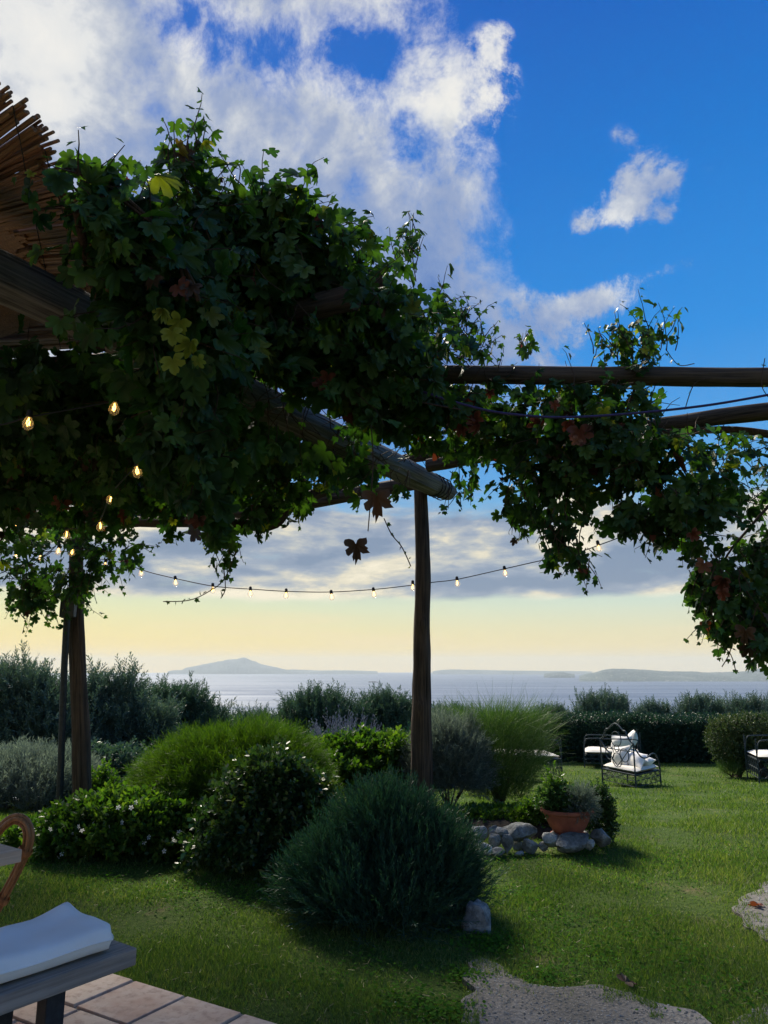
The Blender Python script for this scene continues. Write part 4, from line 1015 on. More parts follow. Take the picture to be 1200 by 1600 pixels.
class Vine:
    def __init__(s, loc, label):
        s.root = empty('grape_vine', loc, label, 'vine', 'vines on the pergola'); s.loc = Vector(loc)
        s.L = []          # pos, dir, normal, size, colour
        s.st = MB()
    def shoot(s, p, d, L, size, g, grav=.5, up=0.0, step=.062, hang=.7, taper=.55, colour=None, tube=True, outw=None):
        n = max(3, int(L / step)); p = Vector(p); d = Vector(d).normalized(); pts = [p.copy()]
        for i in range(n):
            f = i / n
            d = (d + Vector((g.normal(), g.normal(), g.normal())) * .16 + Vector((0, 0, up * (1 - f) - grav * (f + .15))) * .25).normalized()
            p = p + d * step; pts.append(p.copy())
            side = d.cross(Vector((g.normal(), g.normal(), g.normal()))).normalized()
            if i % 2: side = -side
            sz = size * 1.42 * (1 - taper * f ** 1.5) * g.choice([.45, .62, .8, .95, 1.1, 1.25])
            tip = (side * .8 + d * .3 + Vector((0, 0, -hang * g.uniform(.5, 1.6)))).normalized()
            nn = Vector((g.normal() * .6, -.35 + g.normal() * .6, .55 + g.normal() * .35))
            if outw is not None: nn += outw * .6
            base = p + side * sz * .55
            s.L.append((base, tip, nn, sz, colour))
        if tube: s.st.tube([q_ - s.loc for q_ in pts], [.0045 * (1 - .6 * i / n) for i in range(len(pts))], 4, cap=False)
        return pts
    def blob(s, x, y, Y, rx, ry, dp, n, size, seed, L=(.3, .7), grav=.5, up=.2, hang=.7, colour=None, mode='any', step=.062):
        g = np.random.default_rng(seed); c = W(x, y, Y); k = Y / (CP) * 1.0 / FPX
        for i in range(n):
            q_ = g.normal(size=3); q_ = q_ / np.linalg.norm(q_) * g.uniform(0, 1) ** .45
            pos = c + Vector((q_[0] * rx * k, q_[1] * dp, q_[2] * ry * k))
            d = Vector((q_[0] * .7, q_[1] * .4 - .2, q_[2] * .5)) + Vector(g.normal(size=3)) * .5
            if mode == 'up': d = Vector((g.normal() * .4, g.normal() * .4, 1))
            if mode == 'down': d = Vector((g.normal() * .5, g.normal() * .4, -1))
            s.shoot(pos, d, g.uniform(*L), size, g, grav, up, step, hang, colour=colour, outw=Vector((q_[0], q_[1] - .3, q_[2])))
    def single(s, x, y, Y, size, tipdir, nrmdir, colour, tmpl=None):
        s.L.append((W(x, y, Y), Vector(tipdir), Vector(nrmdir), size, (colour, tmpl)))
    def finish(s, seed, nbig=300, small=.05):
        g = np.random.default_rng(seed); root = s.root
        def hid(l):
            p_ = l[0]; d_ = p_.y * CP + (p_.z - CAMZ) * SP; x_ = 600 + FPX * p_.x / d_; y_ = 800 - FPX * ((p_.z - CAMZ) * CP - p_.y * SP) / d_
            if l[4] is not None: return False
            # the beam stays bare where the vine has been cut back from its face
            bx = (x_ - 395) / 305
            if -.05 < bx < 1.05:
                yb = 645 + .48 * (x_ - 437); ti = min(range(len(BT)), key=lambda i: abs(BT[i][0] - x_))
                if abs(y_ + 12 - yb) < 46 - 12 * bx and p_.y < BT[ti][1] + .12: return rnd.random() < (.96 if bx > .60 or bx < .45 else .70)
            for (cx_, cy_, ax_, ay_, yn, pr) in CLEAR:
                if abs(x_ - cx_) < ax_ and abs(y_ + 8 - cy_ - (x_ - cx_) * (-.14 if cy_ > 640 and cy_ < 660 else 0)) < ay_ and p_.y < yn: return rnd.random() < pr
            return False
        s.L = [l for l in s.L if not hid(l)]
        pos = np.array([l[0] for l in s.L]); tip = np.array([l[1] for l in s.L]); nn = np.array([l[2] for l in s.L]); sz = np.array([l[3] for l in s.L])
        mats = frames(tip, nn); N = len(pos)
        dep_ = pos[:, 1] * CP + (pos[:, 2] - CAMZ) * SP
        kind = []
        for l in s.L:
            if l[4] is not None: kind.append(l[4] if isinstance(l[4], tuple) else (l[4], None)); continue
            u = g.uniform()
            kind.append(('vine' if u < .962 else 'vine_yellow_or_backlit' if u < .982 else 'vine_red' if u < .991 else 'vine_dry', None))
        dep = pos[:, 1] * CP + (pos[:, 2] - CAMZ) * SP
        px = 600 + FPX * pos[:, 0] / dep; py = 800 - FPX * ((pos[:, 2] - CAMZ) * CP - pos[:, 1] * SP) / dep
        big = sz / np.maximum(dep, .3) * np.where((px > -20) & (px < 1220) & (py > -20) & (py < 1620), 1, 0)
        special = np.array([l[4] is not None for l in s.L]); order = np.argsort(-(big + special * 10)); sel = set(order[:nbig].tolist())
        for i in sel:
            mk, tm = kind[i]; tm = int(g.integers(0, 4)) if tm is None else tm
            if mk == 'vine_dry': tm = 4 if s.L[i][4] is None else tm
            o = link('leaf', leaf_me[mk, tm], root); m_ = Matrix(mats[i].tolist()).to_4x4(); o.matrix_local = Matrix.Translation(Vector(pos[i]) - s.loc) @ m_ @ Matrix.Diagonal((sz[i],) * 3 + (1,))
        rest = [i for i in range(N) if i not in sel]
        VV, FF, MI = [], [], []; o_ = 0; names = ['vine', 'vine_yellow_or_backlit', 'vine_red', 'vine_dry']
        tsel = g.integers(0, 4, N); ssel = g.integers(0, 2, N)
        for mi, mk in enumerate(names):
            for grp in range(6):
                idx = [i for i in rest if kind[i][0] == mk and ((sz[i] >= small and tsel[i] == grp) if grp < 4 else (sz[i] < small and ssel[i] == grp - 4))]
                if not idx: continue
                tv, tf = (LT[grp] if grp < 4 else LS[grp - 4])
                V, F = instance(tv, tf, pos[idx], mats[idx], sz[idx]); VV.append(V); FF.append(F + o_); o_ += len(V); MI += [mi] * len(F)
        V = np.concatenate(VV) - np.array(s.loc); me = npmesh('foliage', V, np.concatenate(FF), None, smooth=True)
        for mk in names: me.materials.append(M[mk])
        me.polygons.foreach_set('material_index', np.array(MI, dtype=np.int32))
        ob = link('foliage', me, root); ob['kind'] = 'stuff'
        ob = s.st.build('shoots', M['stem'], root); ob['kind'] = 'stuff'
        print('vine leaves', N)
    def woody(s, pts, rad, name='branch', seed=0):
        pts = cat_curve(pts, 5); n = len(pts); rr = [rad[0] + (rad[1] - rad[0]) * i / (n - 1) for i in range(n)]
        MB().tube([p - s.loc for p in pts], rr, 10, .25, seed).build(name, M['stem'], s.root)

BT = []
CLEAR = [(482, 487, 40, 20, 4.6, .93), (1120, 650, 90, 24, 6.2, .90), (815, 584, 125, 22, 5.5, .85), (1140, 588, 75, 24, 5.5, .85), (520, 790, 90, 40, 9, .35), (1108, 610, 70, 16, 9, .7)]
for i in range(60):
    p_ = bm0.lerp(bm1, i / 59); d_ = p_.y * CP + (p_.z - CAMZ) * SP; BT.append((600 + FPX * p_.x / d_, p_.y))
# ---- left vine
v = Vine(W(250, 1290, 8.2), 'dense dark grape vine covering the left part of the pergola')
v.woody([W(128, 1292, 8.15), W(122, 1100, 8.16), W(118, 900, 8.15), W(140, 820, 8.0), W(240, 815, 7.2), W(330, 815, 6.6), W(420, 820, 6.6), W(455, 790, 6.7), W(520, 760, 7.0), W(640, 716, 7.4), W(760, 706, 7.3), W(800, 690, 7.0)], [.05, .06], seed=2)
v.woody([W(400, 690, 5.6), W(300, 640, 5.0), W(230, 560, 4.2), W(160, 480, 3.4), W(120, 330, 2.8)], [.035, .018], seed=3)
v.woody([W(98, 262, 2.75), W(160, 285, 2.8), W(225, 335, 2.9), W(275, 400, 3.0), W(300, 440, 3.05), W(310, 470, 3.1)], [.009, .012], seed=4)
v.woody([W(105, 255, 2.8), W(200, 320, 2.85), W(270, 385, 3.0), W(292, 470, 3.02)], [.006, .008], seed=5)
v.woody([W(400, 350, 4.0), W(480, 355, 4.0), W(560, 378, 4.1), W(600, 385, 4.15)], [.010, .006], seed=6)
v.woody([W(385, 520, 4.2), W(460, 545, 4.3), W(540, 590, 4.4), W(620, 620, 4.5), W(720, 640, 4.6)], [.008, .006], seed=7)
v.woody([W(300, 700, 4.0), W(307, 750, 4.0), W(303, 815, 4.0)], [.006, .005], seed=8)
v.woody([W(577, 640, 4.3), W(583, 720, 4.3), W(575, 830, 4.3)], [.004, .003], seed=9)
B = v.blob
B(140, 305, 2.85, 40, 26, .18, 22, .046, 1, L=(.10, .22), hang=.6)
B(170, 345, 2.95, 45, 40, .2, 28, .050, 2, L=(.12, .28))
B(215, 385, 3.1, 45, 50, .25, 40, .058, 3, L=(.15, .3))
B(250, 460, 3.3, 60, 85, .3, 64, .070, 4, L=(.2, .45))
B(285, 565, 3.6, 50, 90, .35, 58, .075, 5, L=(.25, .5))
B(290, 680, 3.9, 55, 70, .35, 46, .072, 6, L=(.2, .35))
B(325, 770, 4.1, 24, 34, .3, 9, .066, 7, L=(.15, .3), mode='down')
B(290, 290, 3.7, 28, 40, .25, 22, .050, 8, L=(.15, .3), mode='up', up=.8, grav=.1)
B(300, 230, 3.7, 22, 20, .15, 7, .042, 108, L=(.2, .3), mode='up', up=.8, grav=.1)
B(320, 365, 3.9, 65, 50, .4, 66, .062, 9, L=(.2, .4))
B(395, 355, 4.0, 65, 36, .4, 52, .060, 10, L=(.2, .38))
B(480, 385, 4.1, 65, 36, .4, 42, .060, 11, L=(.2, .38))
B(400, 440, 4.2, 120, 80, .5, 110, .075, 12)
B(540, 435, 4.3, 52, 40, .4, 40, .060, 13, L=(.2, .4))
B(585, 450, 4.5, 34, 44, .3, 22, .050, 14, L=(.2, .4))
B(640, 410, 4.6, 22, 34, .25, 14, .045, 15, L=(.2, .35), mode='up', up=.6, grav=.1)
B(555, 530, 4.5, 85, 50, .5, 66, .070, 16, L=(.2, .45))
B(645, 535, 4.7, 36, 40, .4, 28, .052, 17, L=(.2, .4))
B(620, 600, 4.8, 65, 45, .5, 48, .070, 18, L=(.2, .45))
B(450, 600, 4.6, 110, 60, .5, 80, .080, 19)
B(560, 680, 5.4, 75, 36, .5, 40, .075, 20, L=(.2, .4))
B(660, 650, 5.4, 50, 36, .5, 28, .064, 21, L=(.2, .4))
B(590, 640, 5.0, 60, 34, .4, 26, .074, 221, L=(.2, .4))
B(700, 560, 5.0, 45, 34, .3, 22, .045, 22, L=(.2, .4))
B(735, 540, 5.2, 40, 30, .3, 14, .040, 23, L=(.2, .45), mode='up', grav=.3)
B(715, 510, 5.1, 30, 22, .3, 6, .036, 24, L=(.25, .4), mode='up', up=.6, grav=.2)
B(720, 690, 5.8, 40, 40, .3, 26, .065, 25)
B(715, 750, 6.6, 24, 24, .25, 10, .05, 26, L=(.2, .3), mode='down')
B(575, 462, 4.0, 34, 30, .2, 20, .052, 250, L=(.12, .28))
B(600, 720, 5.8, 44, 22, .3, 22, .062, 251, L=(.15, .35))
B(480, 745, 6.2, 50, 22, .35, 30, .060, 252, L=(.2, .38))
B(430, 770, 6.4, 40, 20, .35, 22, .058, 253, L=(.2, .35), mode='down')
B(545, 748, 6.4, 40, 18, .35, 20, .058, 254, L=(.15, .3))
B(625, 745, 6.6, 26, 14, .3, 9, .055, 255, L=(.15, .28), mode='down')
B(690, 590, 5.1, 40, 40, .35, 30, .052, 256, L=(.2, .4))
B(665, 500, 4.9, 34, 34, .3, 22, .048, 257, L=(.2, .4))
B(715, 640, 5.3, 36, 30, .35, 24, .052, 258, L=(.2, .35))
# canopy under the roof, receding to the left post
B(60, 640, 4.6, 110, 30, .6, 80, .075, 30, L=(.3, .5))
B(200, 640, 4.9, 110, 40, .6, 100, .075, 31)
B(350, 630, 5.2, 75, 45, .6, 66, .072, 32)
B(80, 700, 5.4, 130, 34, .7, 120, .075, 33)
B(260, 695, 5.7, 110, 30, .7, 96, .070, 34)
B(430, 690, 5.9, 80, 36, .7, 60, .070, 35)
B(60, 776, 6.3, 110, 22, .7, 96, .064, 36, L=(.2, .45))
B(220, 772, 6.5, 110, 22, .7, 96, .064, 37, L=(.2, .45))
B(380, 758, 6.6, 66, 22, .5, 44, .062, 38, L=(.2, .4))
B(500, 728, 6.6, 50, 20, .5, 26, .060, 39, L=(.2, .4))
B(575, 735, 6.8, 40, 18, .4, 14, .056, 40, L=(.2, .3))
B(-60, 700, 5.2, 80, 90, .8, 120, .075, 41)
B(345, 815, 6.2, 24, 30, .3, 16, .052, 42, L=(.2, .35), mode='down')
B(405, 800, 6.2, 22, 20, .3, 9, .05, 142, L=(.15, .3), mode='down')
B(350, 860, 6.2, 16, 20, .2, 6, .040, 43, L=(.15, .3), mode='down')
# far left tendrils against the sky
B(90, 850, 7.6, 70, 30, .4, 40, .052, 50, L=(.2, .45))
B(60, 905, 7.7, 44, 34, .35, 34, .050, 51, L=(.25, .5), mode='down')
B(120, 890, 7.6, 30, 34, .3, 20, .050, 52, L=(.25, .5), mode='down')
B(15, 905, 7.6, 26, 26, .3, 14, .050, 53, L=(.25, .4))
B(175, 855, 7.6, 40, 26, .3, 22, .052, 54, L=(.2, .4))
B(145, 890, 7.5, 20, 30, .2, 10, .048, 55, L=(.2, .4), mode='down')
g = np.random.default_rng(77)
def trail(pts, size, step=.05, hang=.5, tubes=True, **k):
    P_ = cat_curve([W(*p) for p in pts], 8); acc = 0
    v.st.tube([q_ - v.loc for q_ in P_], .0035, 4, cap=False)
    for a_, c_ in zip(P_, P_[1:]):
        acc += (c_ - a_).length
        if acc > step:
            acc = 0; sd = Vector(g.normal(size=3)); f = 1
            v.L.append((c_ + sd.normalized() * size * .4, (sd + Vector((0, 0, -hang))).normalized(), Vector(g.normal(size=3)), size * g.uniform(.6, 1.15), None))
trail([(100, 870, 7.6), (70, 920, 7.6), (55, 945, 7.6), (42, 965, 7.6), (35, 990, 7.6)], .034, .05)
trail([(130, 880, 7.5), (90, 925, 7.5), (70, 940, 7.5)], .034, .05)
trail([(370, 860, 5.5), (350, 905, 5.5), (325, 925, 5.5), (295, 938, 5.5), (255, 940, 5.5)], .034, .038)
trail([(350, 890, 5.5), (352, 920, 5.5), (345, 935, 5.5)], .034, .04)
trail([(600, 810, 4.6), (612, 835, 4.6), (628, 855, 4.6), (642, 885, 4.6)], .022, .035)
trail([(690, 540, 5.0), (712, 505, 5.0), (728, 480, 5.0)], .020, .05, -.2)
trail([(650, 440, 4.6), (645, 395, 4.6), (655, 368, 4.6)], .04, .05, .1)
trail([(285, 280, 3.7), (292, 225, 3.7), (300, 200, 3.7)], .034, .05, -.1)
trail([(330, 290, 3.8), (360, 255, 3.8), (375, 262, 3.8), (372, 290, 3.8)], .04, .05, .2)
trail([(470, 330, 4.1), (520, 345, 4.1), (560, 352, 4.1), (595, 385, 4.15)], .05, .06, .5)
# distinct leaves the photo shows
for (x, y, s_, c_, t_) in [(588, 776, .112, 'vine_dry', 1), (556, 850, .090, 'vine_dry', 1)]:
    v.single(x, y, 4.3, s_, (.15, -.1, -1), (.2, -1, .1), c_, t_)
for (x, y, Y, s_, c_) in [(283, 505, 3.0, .07, 'vine_yellow_or_backlit'), (300, 540, 3.0, .075, 'vine_yellow_or_backlit'), (268, 525, 3.0, .06, 'vine_yellow_or_backlit'), (270, 560, 3.02, .065, 'vine_yellow_or_backlit'), (312, 560, 3.02, .06, 'vine_yellow_or_backlit'), (255, 480, 3.0, .06, 'vine_yellow_or_backlit'),  # this cluster: the glow of backlit leaves is put into their colour
                          (240, 430, 2.95, .055, 'vine_dry'), (280, 445, 2.95, .065, 'vine_red'), (300, 450, 2.95, .05, 'vine_dry'), (205, 280, 2.8, .03, 'vine_red'), (262, 375, 2.95, .045, 'vine_yellow_or_backlit'), (225, 360, 2.95, .045, 'vine_yellow_or_backlit'),
                          (300, 830, 3.9, .08, 'vine_dry'), (310, 812, 3.9, .07, 'vine_red'), (735, 650, 5.0, .08, 'vine_red'), (718, 660, 5.0, .075, 'vine_red'), (755, 655, 5.0, .07, 'vine_red'), (745, 632, 5.0, .06, 'vine_red'), (545, 650, 4.6, .07, 'vine_red'), (555, 595, 4.5, .06, 'vine_red'),
                          (435, 550, 4.2, .06, 'vine_red'), (150, 830, 7.3, .06, 'vine_red'), (45, 270, 2.6, .03, 'vine_yellow_or_backlit'), (262, 755, 3.8, .11, 'vine'), (350, 740, 3.9, .10, 'vine'), (240, 640, 3.5, .09, 'vine')]:
    v.single(x + g.normal() * 4, y + g.normal() * 4, Y, s_ * g.uniform(.7, 1.15), (g.normal() * .55, -.1 + g.normal() * .3, -1), (g.normal() * .8, -1, .3 + g.normal() * .4), c_)
v.finish(3)
v1 = v

# ---- right vine
v = Vine(W(1180, 1100, 5.4), 'looser vine hanging down over the right part of the pergola')
v.woody([W(1260, 690, 5.9), W(1150, 672, 5.9), W(1040, 676, 5.9), W(960, 680, 5.9), W(880, 700, 5.9), W(800, 690, 6.3)], [.035, .02], seed=12)
v.woody([W(1230, 760, 5.3), W(1175, 820, 5.3), W(1130, 880, 5.3), W(1120, 960, 5.3)], [.012, .006], seed=13)
v.woody([W(1240, 1010, 5.2), W(1160, 975, 5.2), W(1125, 945, 5.2)], [.006, .004], seed=14)
v.woody([W(980, 640, 5.2), W(1000, 580, 5.2), W(1010, 530, 5.2)], [.012, .005], seed=15)
B = v.blob
B(820, 560, 5.3, 14, 24, .2, 6, .040, 60, L=(.2, .35), mode='up', up=.7, grav=.1)
B(760, 620, 5.3, 50, 34, .3, 22, .045, 61, L=(.2, .4))
B(830, 650, 5.4, 50, 34, .35, 28, .055, 62, L=(.2, .45))
B(840, 715, 5.5, 66, 44, .4, 46, .062, 63, L=(.25, .5))
B(820, 770, 5.5, 40, 36, .3, 20, .055, 64, L=(.2, .4), mode='down')
B(905, 655, 5.3, 50, 36, .4, 34, .056, 65)
B(920, 725, 5.4, 60, 52, .45, 54, .066, 66, L=(.2, .45))
B(880, 815, 5.4, 38, 44, .25, 30, .045, 67, L=(.2, .4), mode='down')
B(905, 860, 5.4, 24, 22, .2, 10, .040, 68, L=(.2, .3), mode='down')
B(1000, 565, 5.2, 40, 32, .3, 22, .042, 69, L=(.2, .45), mode='up', up=.5, grav=.3)
B(950, 555, 5.2, 30, 20, .25, 10, .040, 70, L=(.2, .35), mode='up', grav=.2)
B(1030, 540, 5.2, 30, 26, .2, 10, .038, 71, L=(.2, .4), mode='up', up=.5, grav=.3)
B(980, 630, 5.2, 44, 36, .35, 28, .048, 72, L=(.2, .4))
B(990, 710, 5.3, 66, 50, .45, 62, .064, 73, L=(.2, .45))
B(1010, 780, 5.3, 46, 30, .4, 26, .064, 74, L=(.2, .35), mode='down')
B(1080, 750, 5.3, 46, 36, .4, 34, .054, 75, L=(.2, .4))
B(1085, 820, 5.3, 34, 34, .35, 24, .054, 76, L=(.2, .4))
B(1150, 712, 5.5, 55, 20, .4, 22, .042, 77, L=(.15, .35))
B(1190, 755, 5.5, 24, 26, .4, 12, .042, 78, L=(.15, .35))
B(1115, 880, 5.2, 34, 36, .35, 26, .052, 79, L=(.2, .4), mode='down')
B(1145, 945, 5.1, 40, 34, .3, 24, .050, 80, L=(.2, .4), mode='down')
B(1195, 890, 5.1, 20, 44, .3, 14, .044, 81, L=(.2, .4), mode='down')
B(1195, 965, 5.0, 26, 30, .3, 14, .048, 82, L=(.2, .4), mode='down')
B(1260, 860, 5.2, 50, 140, .4, 60, .055, 83)
B(1270, 740, 5.5, 40, 30, .4, 16, .050, 84, L=(.2, .35))
B(1080, 690, 5.5, 50, 16, .35, 12, .040, 85, L=(.15, .3))
B(1105, 905, 5.3, 34, 40, .3, 22, .052, 291, L=(.2, .38), mode='down')
B(1165, 930, 5.2, 30, 40, .3, 20, .050, 292, L=(.2, .38), mode='down')
B(1060, 800, 5.4, 44, 34, .35, 24, .054, 293, L=(.2, .38))
trail([(1100, 960, 5.1), (1115, 1000, 5.1), (1140, 1020, 5.1), (1150, 1050, 5.1)], .036, .04)
trail([(1150, 980, 5.1), (1140, 1020, 5.1), (1128, 1042, 5.1)], .036, .04)
trail([(900, 660, 5.2), (895, 620, 5.2), (880, 590, 5.2)], .03, .05)
trail([(1070, 640, 5.1), (1085, 600, 5.1), (1110, 590, 5.1)], .024, .05)
trail([(1195, 560, 5.0), (1190, 600, 5.0), (1200, 620, 5.0)], .026, .04)
trail([(1040, 545, 5.2), (1060, 570, 5.2), (1085, 568, 5.2)], .026, .04)
for (x, y, Y, s_, c_) in [(905, 672, 4.9, .11, 'vine_red'), (888, 660, 4.9, .06, 'vine_red'), (865, 630, 4.9, .05, 'vine_red'), (1100, 880, 4.9, .07, 'vine_red'), (1130, 905, 4.9, .07, 'vine_red'), (1128, 925, 4.9, .06, 'vine_red'), (1165, 985, 4.8, .08, 'vine_dry'),
                          (1120, 795, 5.0, .05, 'vine_red'), (765, 612, 5.0, .05, 'vine_red'), (1005, 545, 5.0, .05, 'vine_yellow_or_backlit'), (1085, 700, 5.0, .05, 'vine_yellow_or_backlit'), (1060, 690, 5.0, .05, 'vine_yellow_or_backlit'), (1170, 1010, 4.9, .07, 'vine_dry')]:
    v.single(x, y, Y, s_, (g.normal() * .4, -.1, -1), (g.normal() * .3, -1, .3), c_)
v.finish(4)

# ================================================================== STONES AND BOWL
def stone_me(seed, sx, sy, sz):
    bm = bmesh.new(); bmesh.ops.create_icosphere(bm, subdivisions=3, radius=1)
    pl = [(Vector((math.sin(seed * 3 + i * 1.7), math.cos(seed * 2 + i * 2.3), math.sin(i * 1.3 + seed))).normalized(), .70 + .16 * math.sin(seed + i * 5)) for i in range(9)]
    pl.append((Vector((0, 0, 1)), .78))
    for v_ in bm.verts:
        p_ = v_.co.copy()
        for n_, d_ in pl:
            e_ = p_.dot(n_) - d_
            if e_ > 0: p_ -= n_ * e_ * .9
        p_ *= 1 + .10 * mnoise.fractal(p_ * 2.2 + Vector((seed, 0, 0)), 1, 2, 4)
        v_.co = Vector((p_.x * sx / .85, p_.y * sy / .85, p_.z * sz / .8))
    me = bpy.data.meshes.new('stone'); bm.to_mesh(me); bm.free(); me.materials.append(M['stone'])
    me.polygons.foreach_set('use_smooth', [True] * len(me.polygons)); me.set_sharp_from_angle(angle=R(32)); return me
def stone_at(px, py, w, h, Y, root, seed, dep=None, name='stone', rot=0):
    k = (Y * CP) / FPX; c_ = W(px, py, Y)
    Y -= .42; k = (Y * CP) / FPX; c_ = W(px, py, Y)
    o = link(name, stone_me(seed, w * k / 2 * 1.06, (dep or w * k * .8) / 2, h * k / 2 * 1.08), root)
    o.location = c_ - (root.location if root else Vector()); o.rotation_euler = (0, rot, rnd.uniform(-.3, .3)); return o
left = empty('stone_edging', W(775, 1318, 6.95), 'tumbled dry stone edging below the broom shrub', 'stone edging')
left.location.z = 0
for i, (x, y, w, h, Y) in enumerate([(810, 1300, 46, 22, 7.05), (748, 1303, 24, 20, 7.1), (771, 1299, 14, 16, 7.15), (783, 1300, 17, 13, 7.0), (773, 1314, 18, 19, 6.95), (759, 1327, 24, 19, 6.85), (779, 1331, 18, 11, 6.8),
                                       (793, 1318, 17, 24, 6.95), (828, 1321, 20, 19, 6.95), (808, 1322, 15, 16, 7.1), (712, 1306, 42, 16, 7.1), (722, 1325, 34, 26, 6.95), (743, 1322, 20, 18, 7.0), (812, 1335, 14, 8, 6.9), (700, 1330, 30, 22, 6.95), (745, 1338, 20, 10, 6.85)]):
    stone_at(x, y, w, h, Y, left, i + 1, rot=rnd.uniform(-.12, .12))
right = empty('stone_edging', W(905, 1318, 6.95), 'short row of pale stones under and beside the terracotta bowl', 'stone edging')
right.location.z = 0
for i, (x, y, w, h, Y) in enumerate([(862, 1311, 27, 18, 6.95), (893, 1316, 48, 22, 6.9), (921, 1320, 15, 14, 6.85), (940, 1308, 26, 21, 7.0), (905, 1306, 26, 12, 7.2), (875, 1304, 30, 10, 7.15), (848, 1322, 14, 12, 6.95)]):
    stone_at(x, y, w, h, Y, right, i + 31, rot=rnd.uniform(-.1, .1))
# raised planting soil behind the stones
sb = W(790, 1295, 8.0); V = []; F = []; n = 28
for j in range(5):
    for i in range(n):
        a_ = 2 * math.pi * i / n; q_ = [1.12, 1.0, .8, .45, .1][j]; x_, y_ = sb.x + math.cos(a_) * 1.05 * q_, 7.95 + math.sin(a_) * .90 * q_
        V.append((x_, y_, GZ(x_, y_) + [-.12, .03, .11, .14, .15][j] + .015 * mnoise.noise(Vector((x_ * 5, y_ * 5, 0)))))
F = [(j * n + i, j * n + (i + 1) % n, (j + 1) * n + (i + 1) % n, (j + 1) * n + i) for j in range(4) for i in range(n)] + [tuple(range(4 * n, 5 * n))]
o = MB().add(V, F).build('soil_mound', M['soil']); tag(o, kind='structure')

# terracotta bowl
pc = W(888, 1303, 6.72); bowl = empty('terracotta_bowl', pc, 'wide terracotta planting bowl resting on the pale stones', 'plant pot')
kk = 6.72 * CP / FPX; Rr = 40 * kk; H_ = 36 * kk
MB().lathe([(0, 0), (Rr * .48, 0), (Rr * .52, H_ * .06), (Rr * .70, H_ * .35), (Rr * .84, H_ * .68), (Rr * .88, H_ * .80), (Rr * .98, H_ * .86), (Rr * 1.0, H_ * .93), (Rr * .985, H_), (Rr * .90, H_), (Rr * .86, H_ * .86), (Rr * .70, H_ * .55)], seg=48, sy=.9).build('bowl', M['terracotta'], bowl)
MB().lathe([(0, -.012), (Rr * .60, -.012), (Rr * .66, .008), (Rr * .62, .008), (Rr * .58, -.004), (0, -.004)], seg=32, sy=.9).build('saucer', M['terracotta'], bowl)
MB().lathe([(Rr * .86, H_ * .84), (Rr * .5, H_ * .90), (0, H_ * .92)], seg=24, sy=.9).build('soil', M['soil'], bowl)
T_pot = [twig('p', 12, .12, .011, .035, s_, 1.0, tri=False) for s_ in (121, 122)]
T_pale = [twig('q', 20, .14, .004, .035, s_, .8) for s_ in (123, 124)]
def potplant(px, pw, yt, yb, n, T, m, label, seed, dY=0, **kw):
    Y = 6.72 + dY; k = Y * CP / FPX; b_ = W(px, yb, Y); t_ = W(px, yt, Y)
    return bush('potted_plant', label, 'plant', px, pw, yt, Y, b_.z, T, n, M[m], seed, group=None, stem_r=.004, **kw)
potplant(872, 46, 1238, 1268, 520, T_pot, 'pot_leaf', 'dark leafy plant in the left half of the terracotta bowl', 131, scale=(.6, 1.0), zlow=-.6)
potplant(906, 34, 1240, 1272, 520, T_pale, 'silver', 'pale fine leaved plant trailing over the rim of the terracotta bowl', 132, -.1, scale=(.5, .9), zlow=-.9)
potplant(864, 22, 1212, 1262, 70, T_pot, 'shrub_light', 'thin upright shoot with broad leaves above the bowl', 133, scale=(.5, .9), zlow=-.9, up=1.5, shell=(.1, 1))
potplant(934, 32, 1234, 1312, 620, T_pot, 'shrub_dark', 'dark ivy like plant tumbling beside the terracotta bowl', 134, .12, scale=(.5, .8), zlow=-.9)

# upright limestone stub and fallen stones by the rosemary
o = link('standing_stone', stone_me(77, .085, .10, .17)); p = W(744, 1460, 4.74); o.location = p; o.rotation_euler = (.06, .10, .3); tag(o, 'pale upright stone half hidden by the rosemary at the start of the path', 'stone')

# ================================================================== IRON DAYBEDS
def lattice(mb, p0, p1, z0, z1, n, r=.0055):
    """scrolled apron between two points"""
    p0 = Vector(p0); p1 = Vector(p1); d = p1 - p0
    for z in (z0, z1, (z0 + z1) / 2): mb.tube([p0 + Vector((0, 0, z)), p1 + Vector((0, 0, z))], r, 6)
    hz_ = (z1 - z0) / 2
    for i in range(n):
        c_ = p0 + d * (i + .5) / n; w_ = d.length / n / 2; dn = d.normalized()
        for s_ in (0, 1):
            zc = z0 + hz_ * (.5 + s_)
            mb.tube([c_ + dn * math.cos(a) * w_ * .9 + Vector((0, 0, zc + math.sin(a) * hz_ * .5)) for a in [k * math.pi / 5 for k in range(11)]], r * .75, 5, cap=False)
        mb.tube([c_ - dn * w_ + Vector((0, 0, z0)), c_ + dn * w_ + Vector((0, 0, z1))], r * .6, 5)
        mb.tube([c_ + dn * w_ + Vector((0, 0, z0)), c_ - dn * w_ + Vector((0, 0, z1))], r * .6, 5)
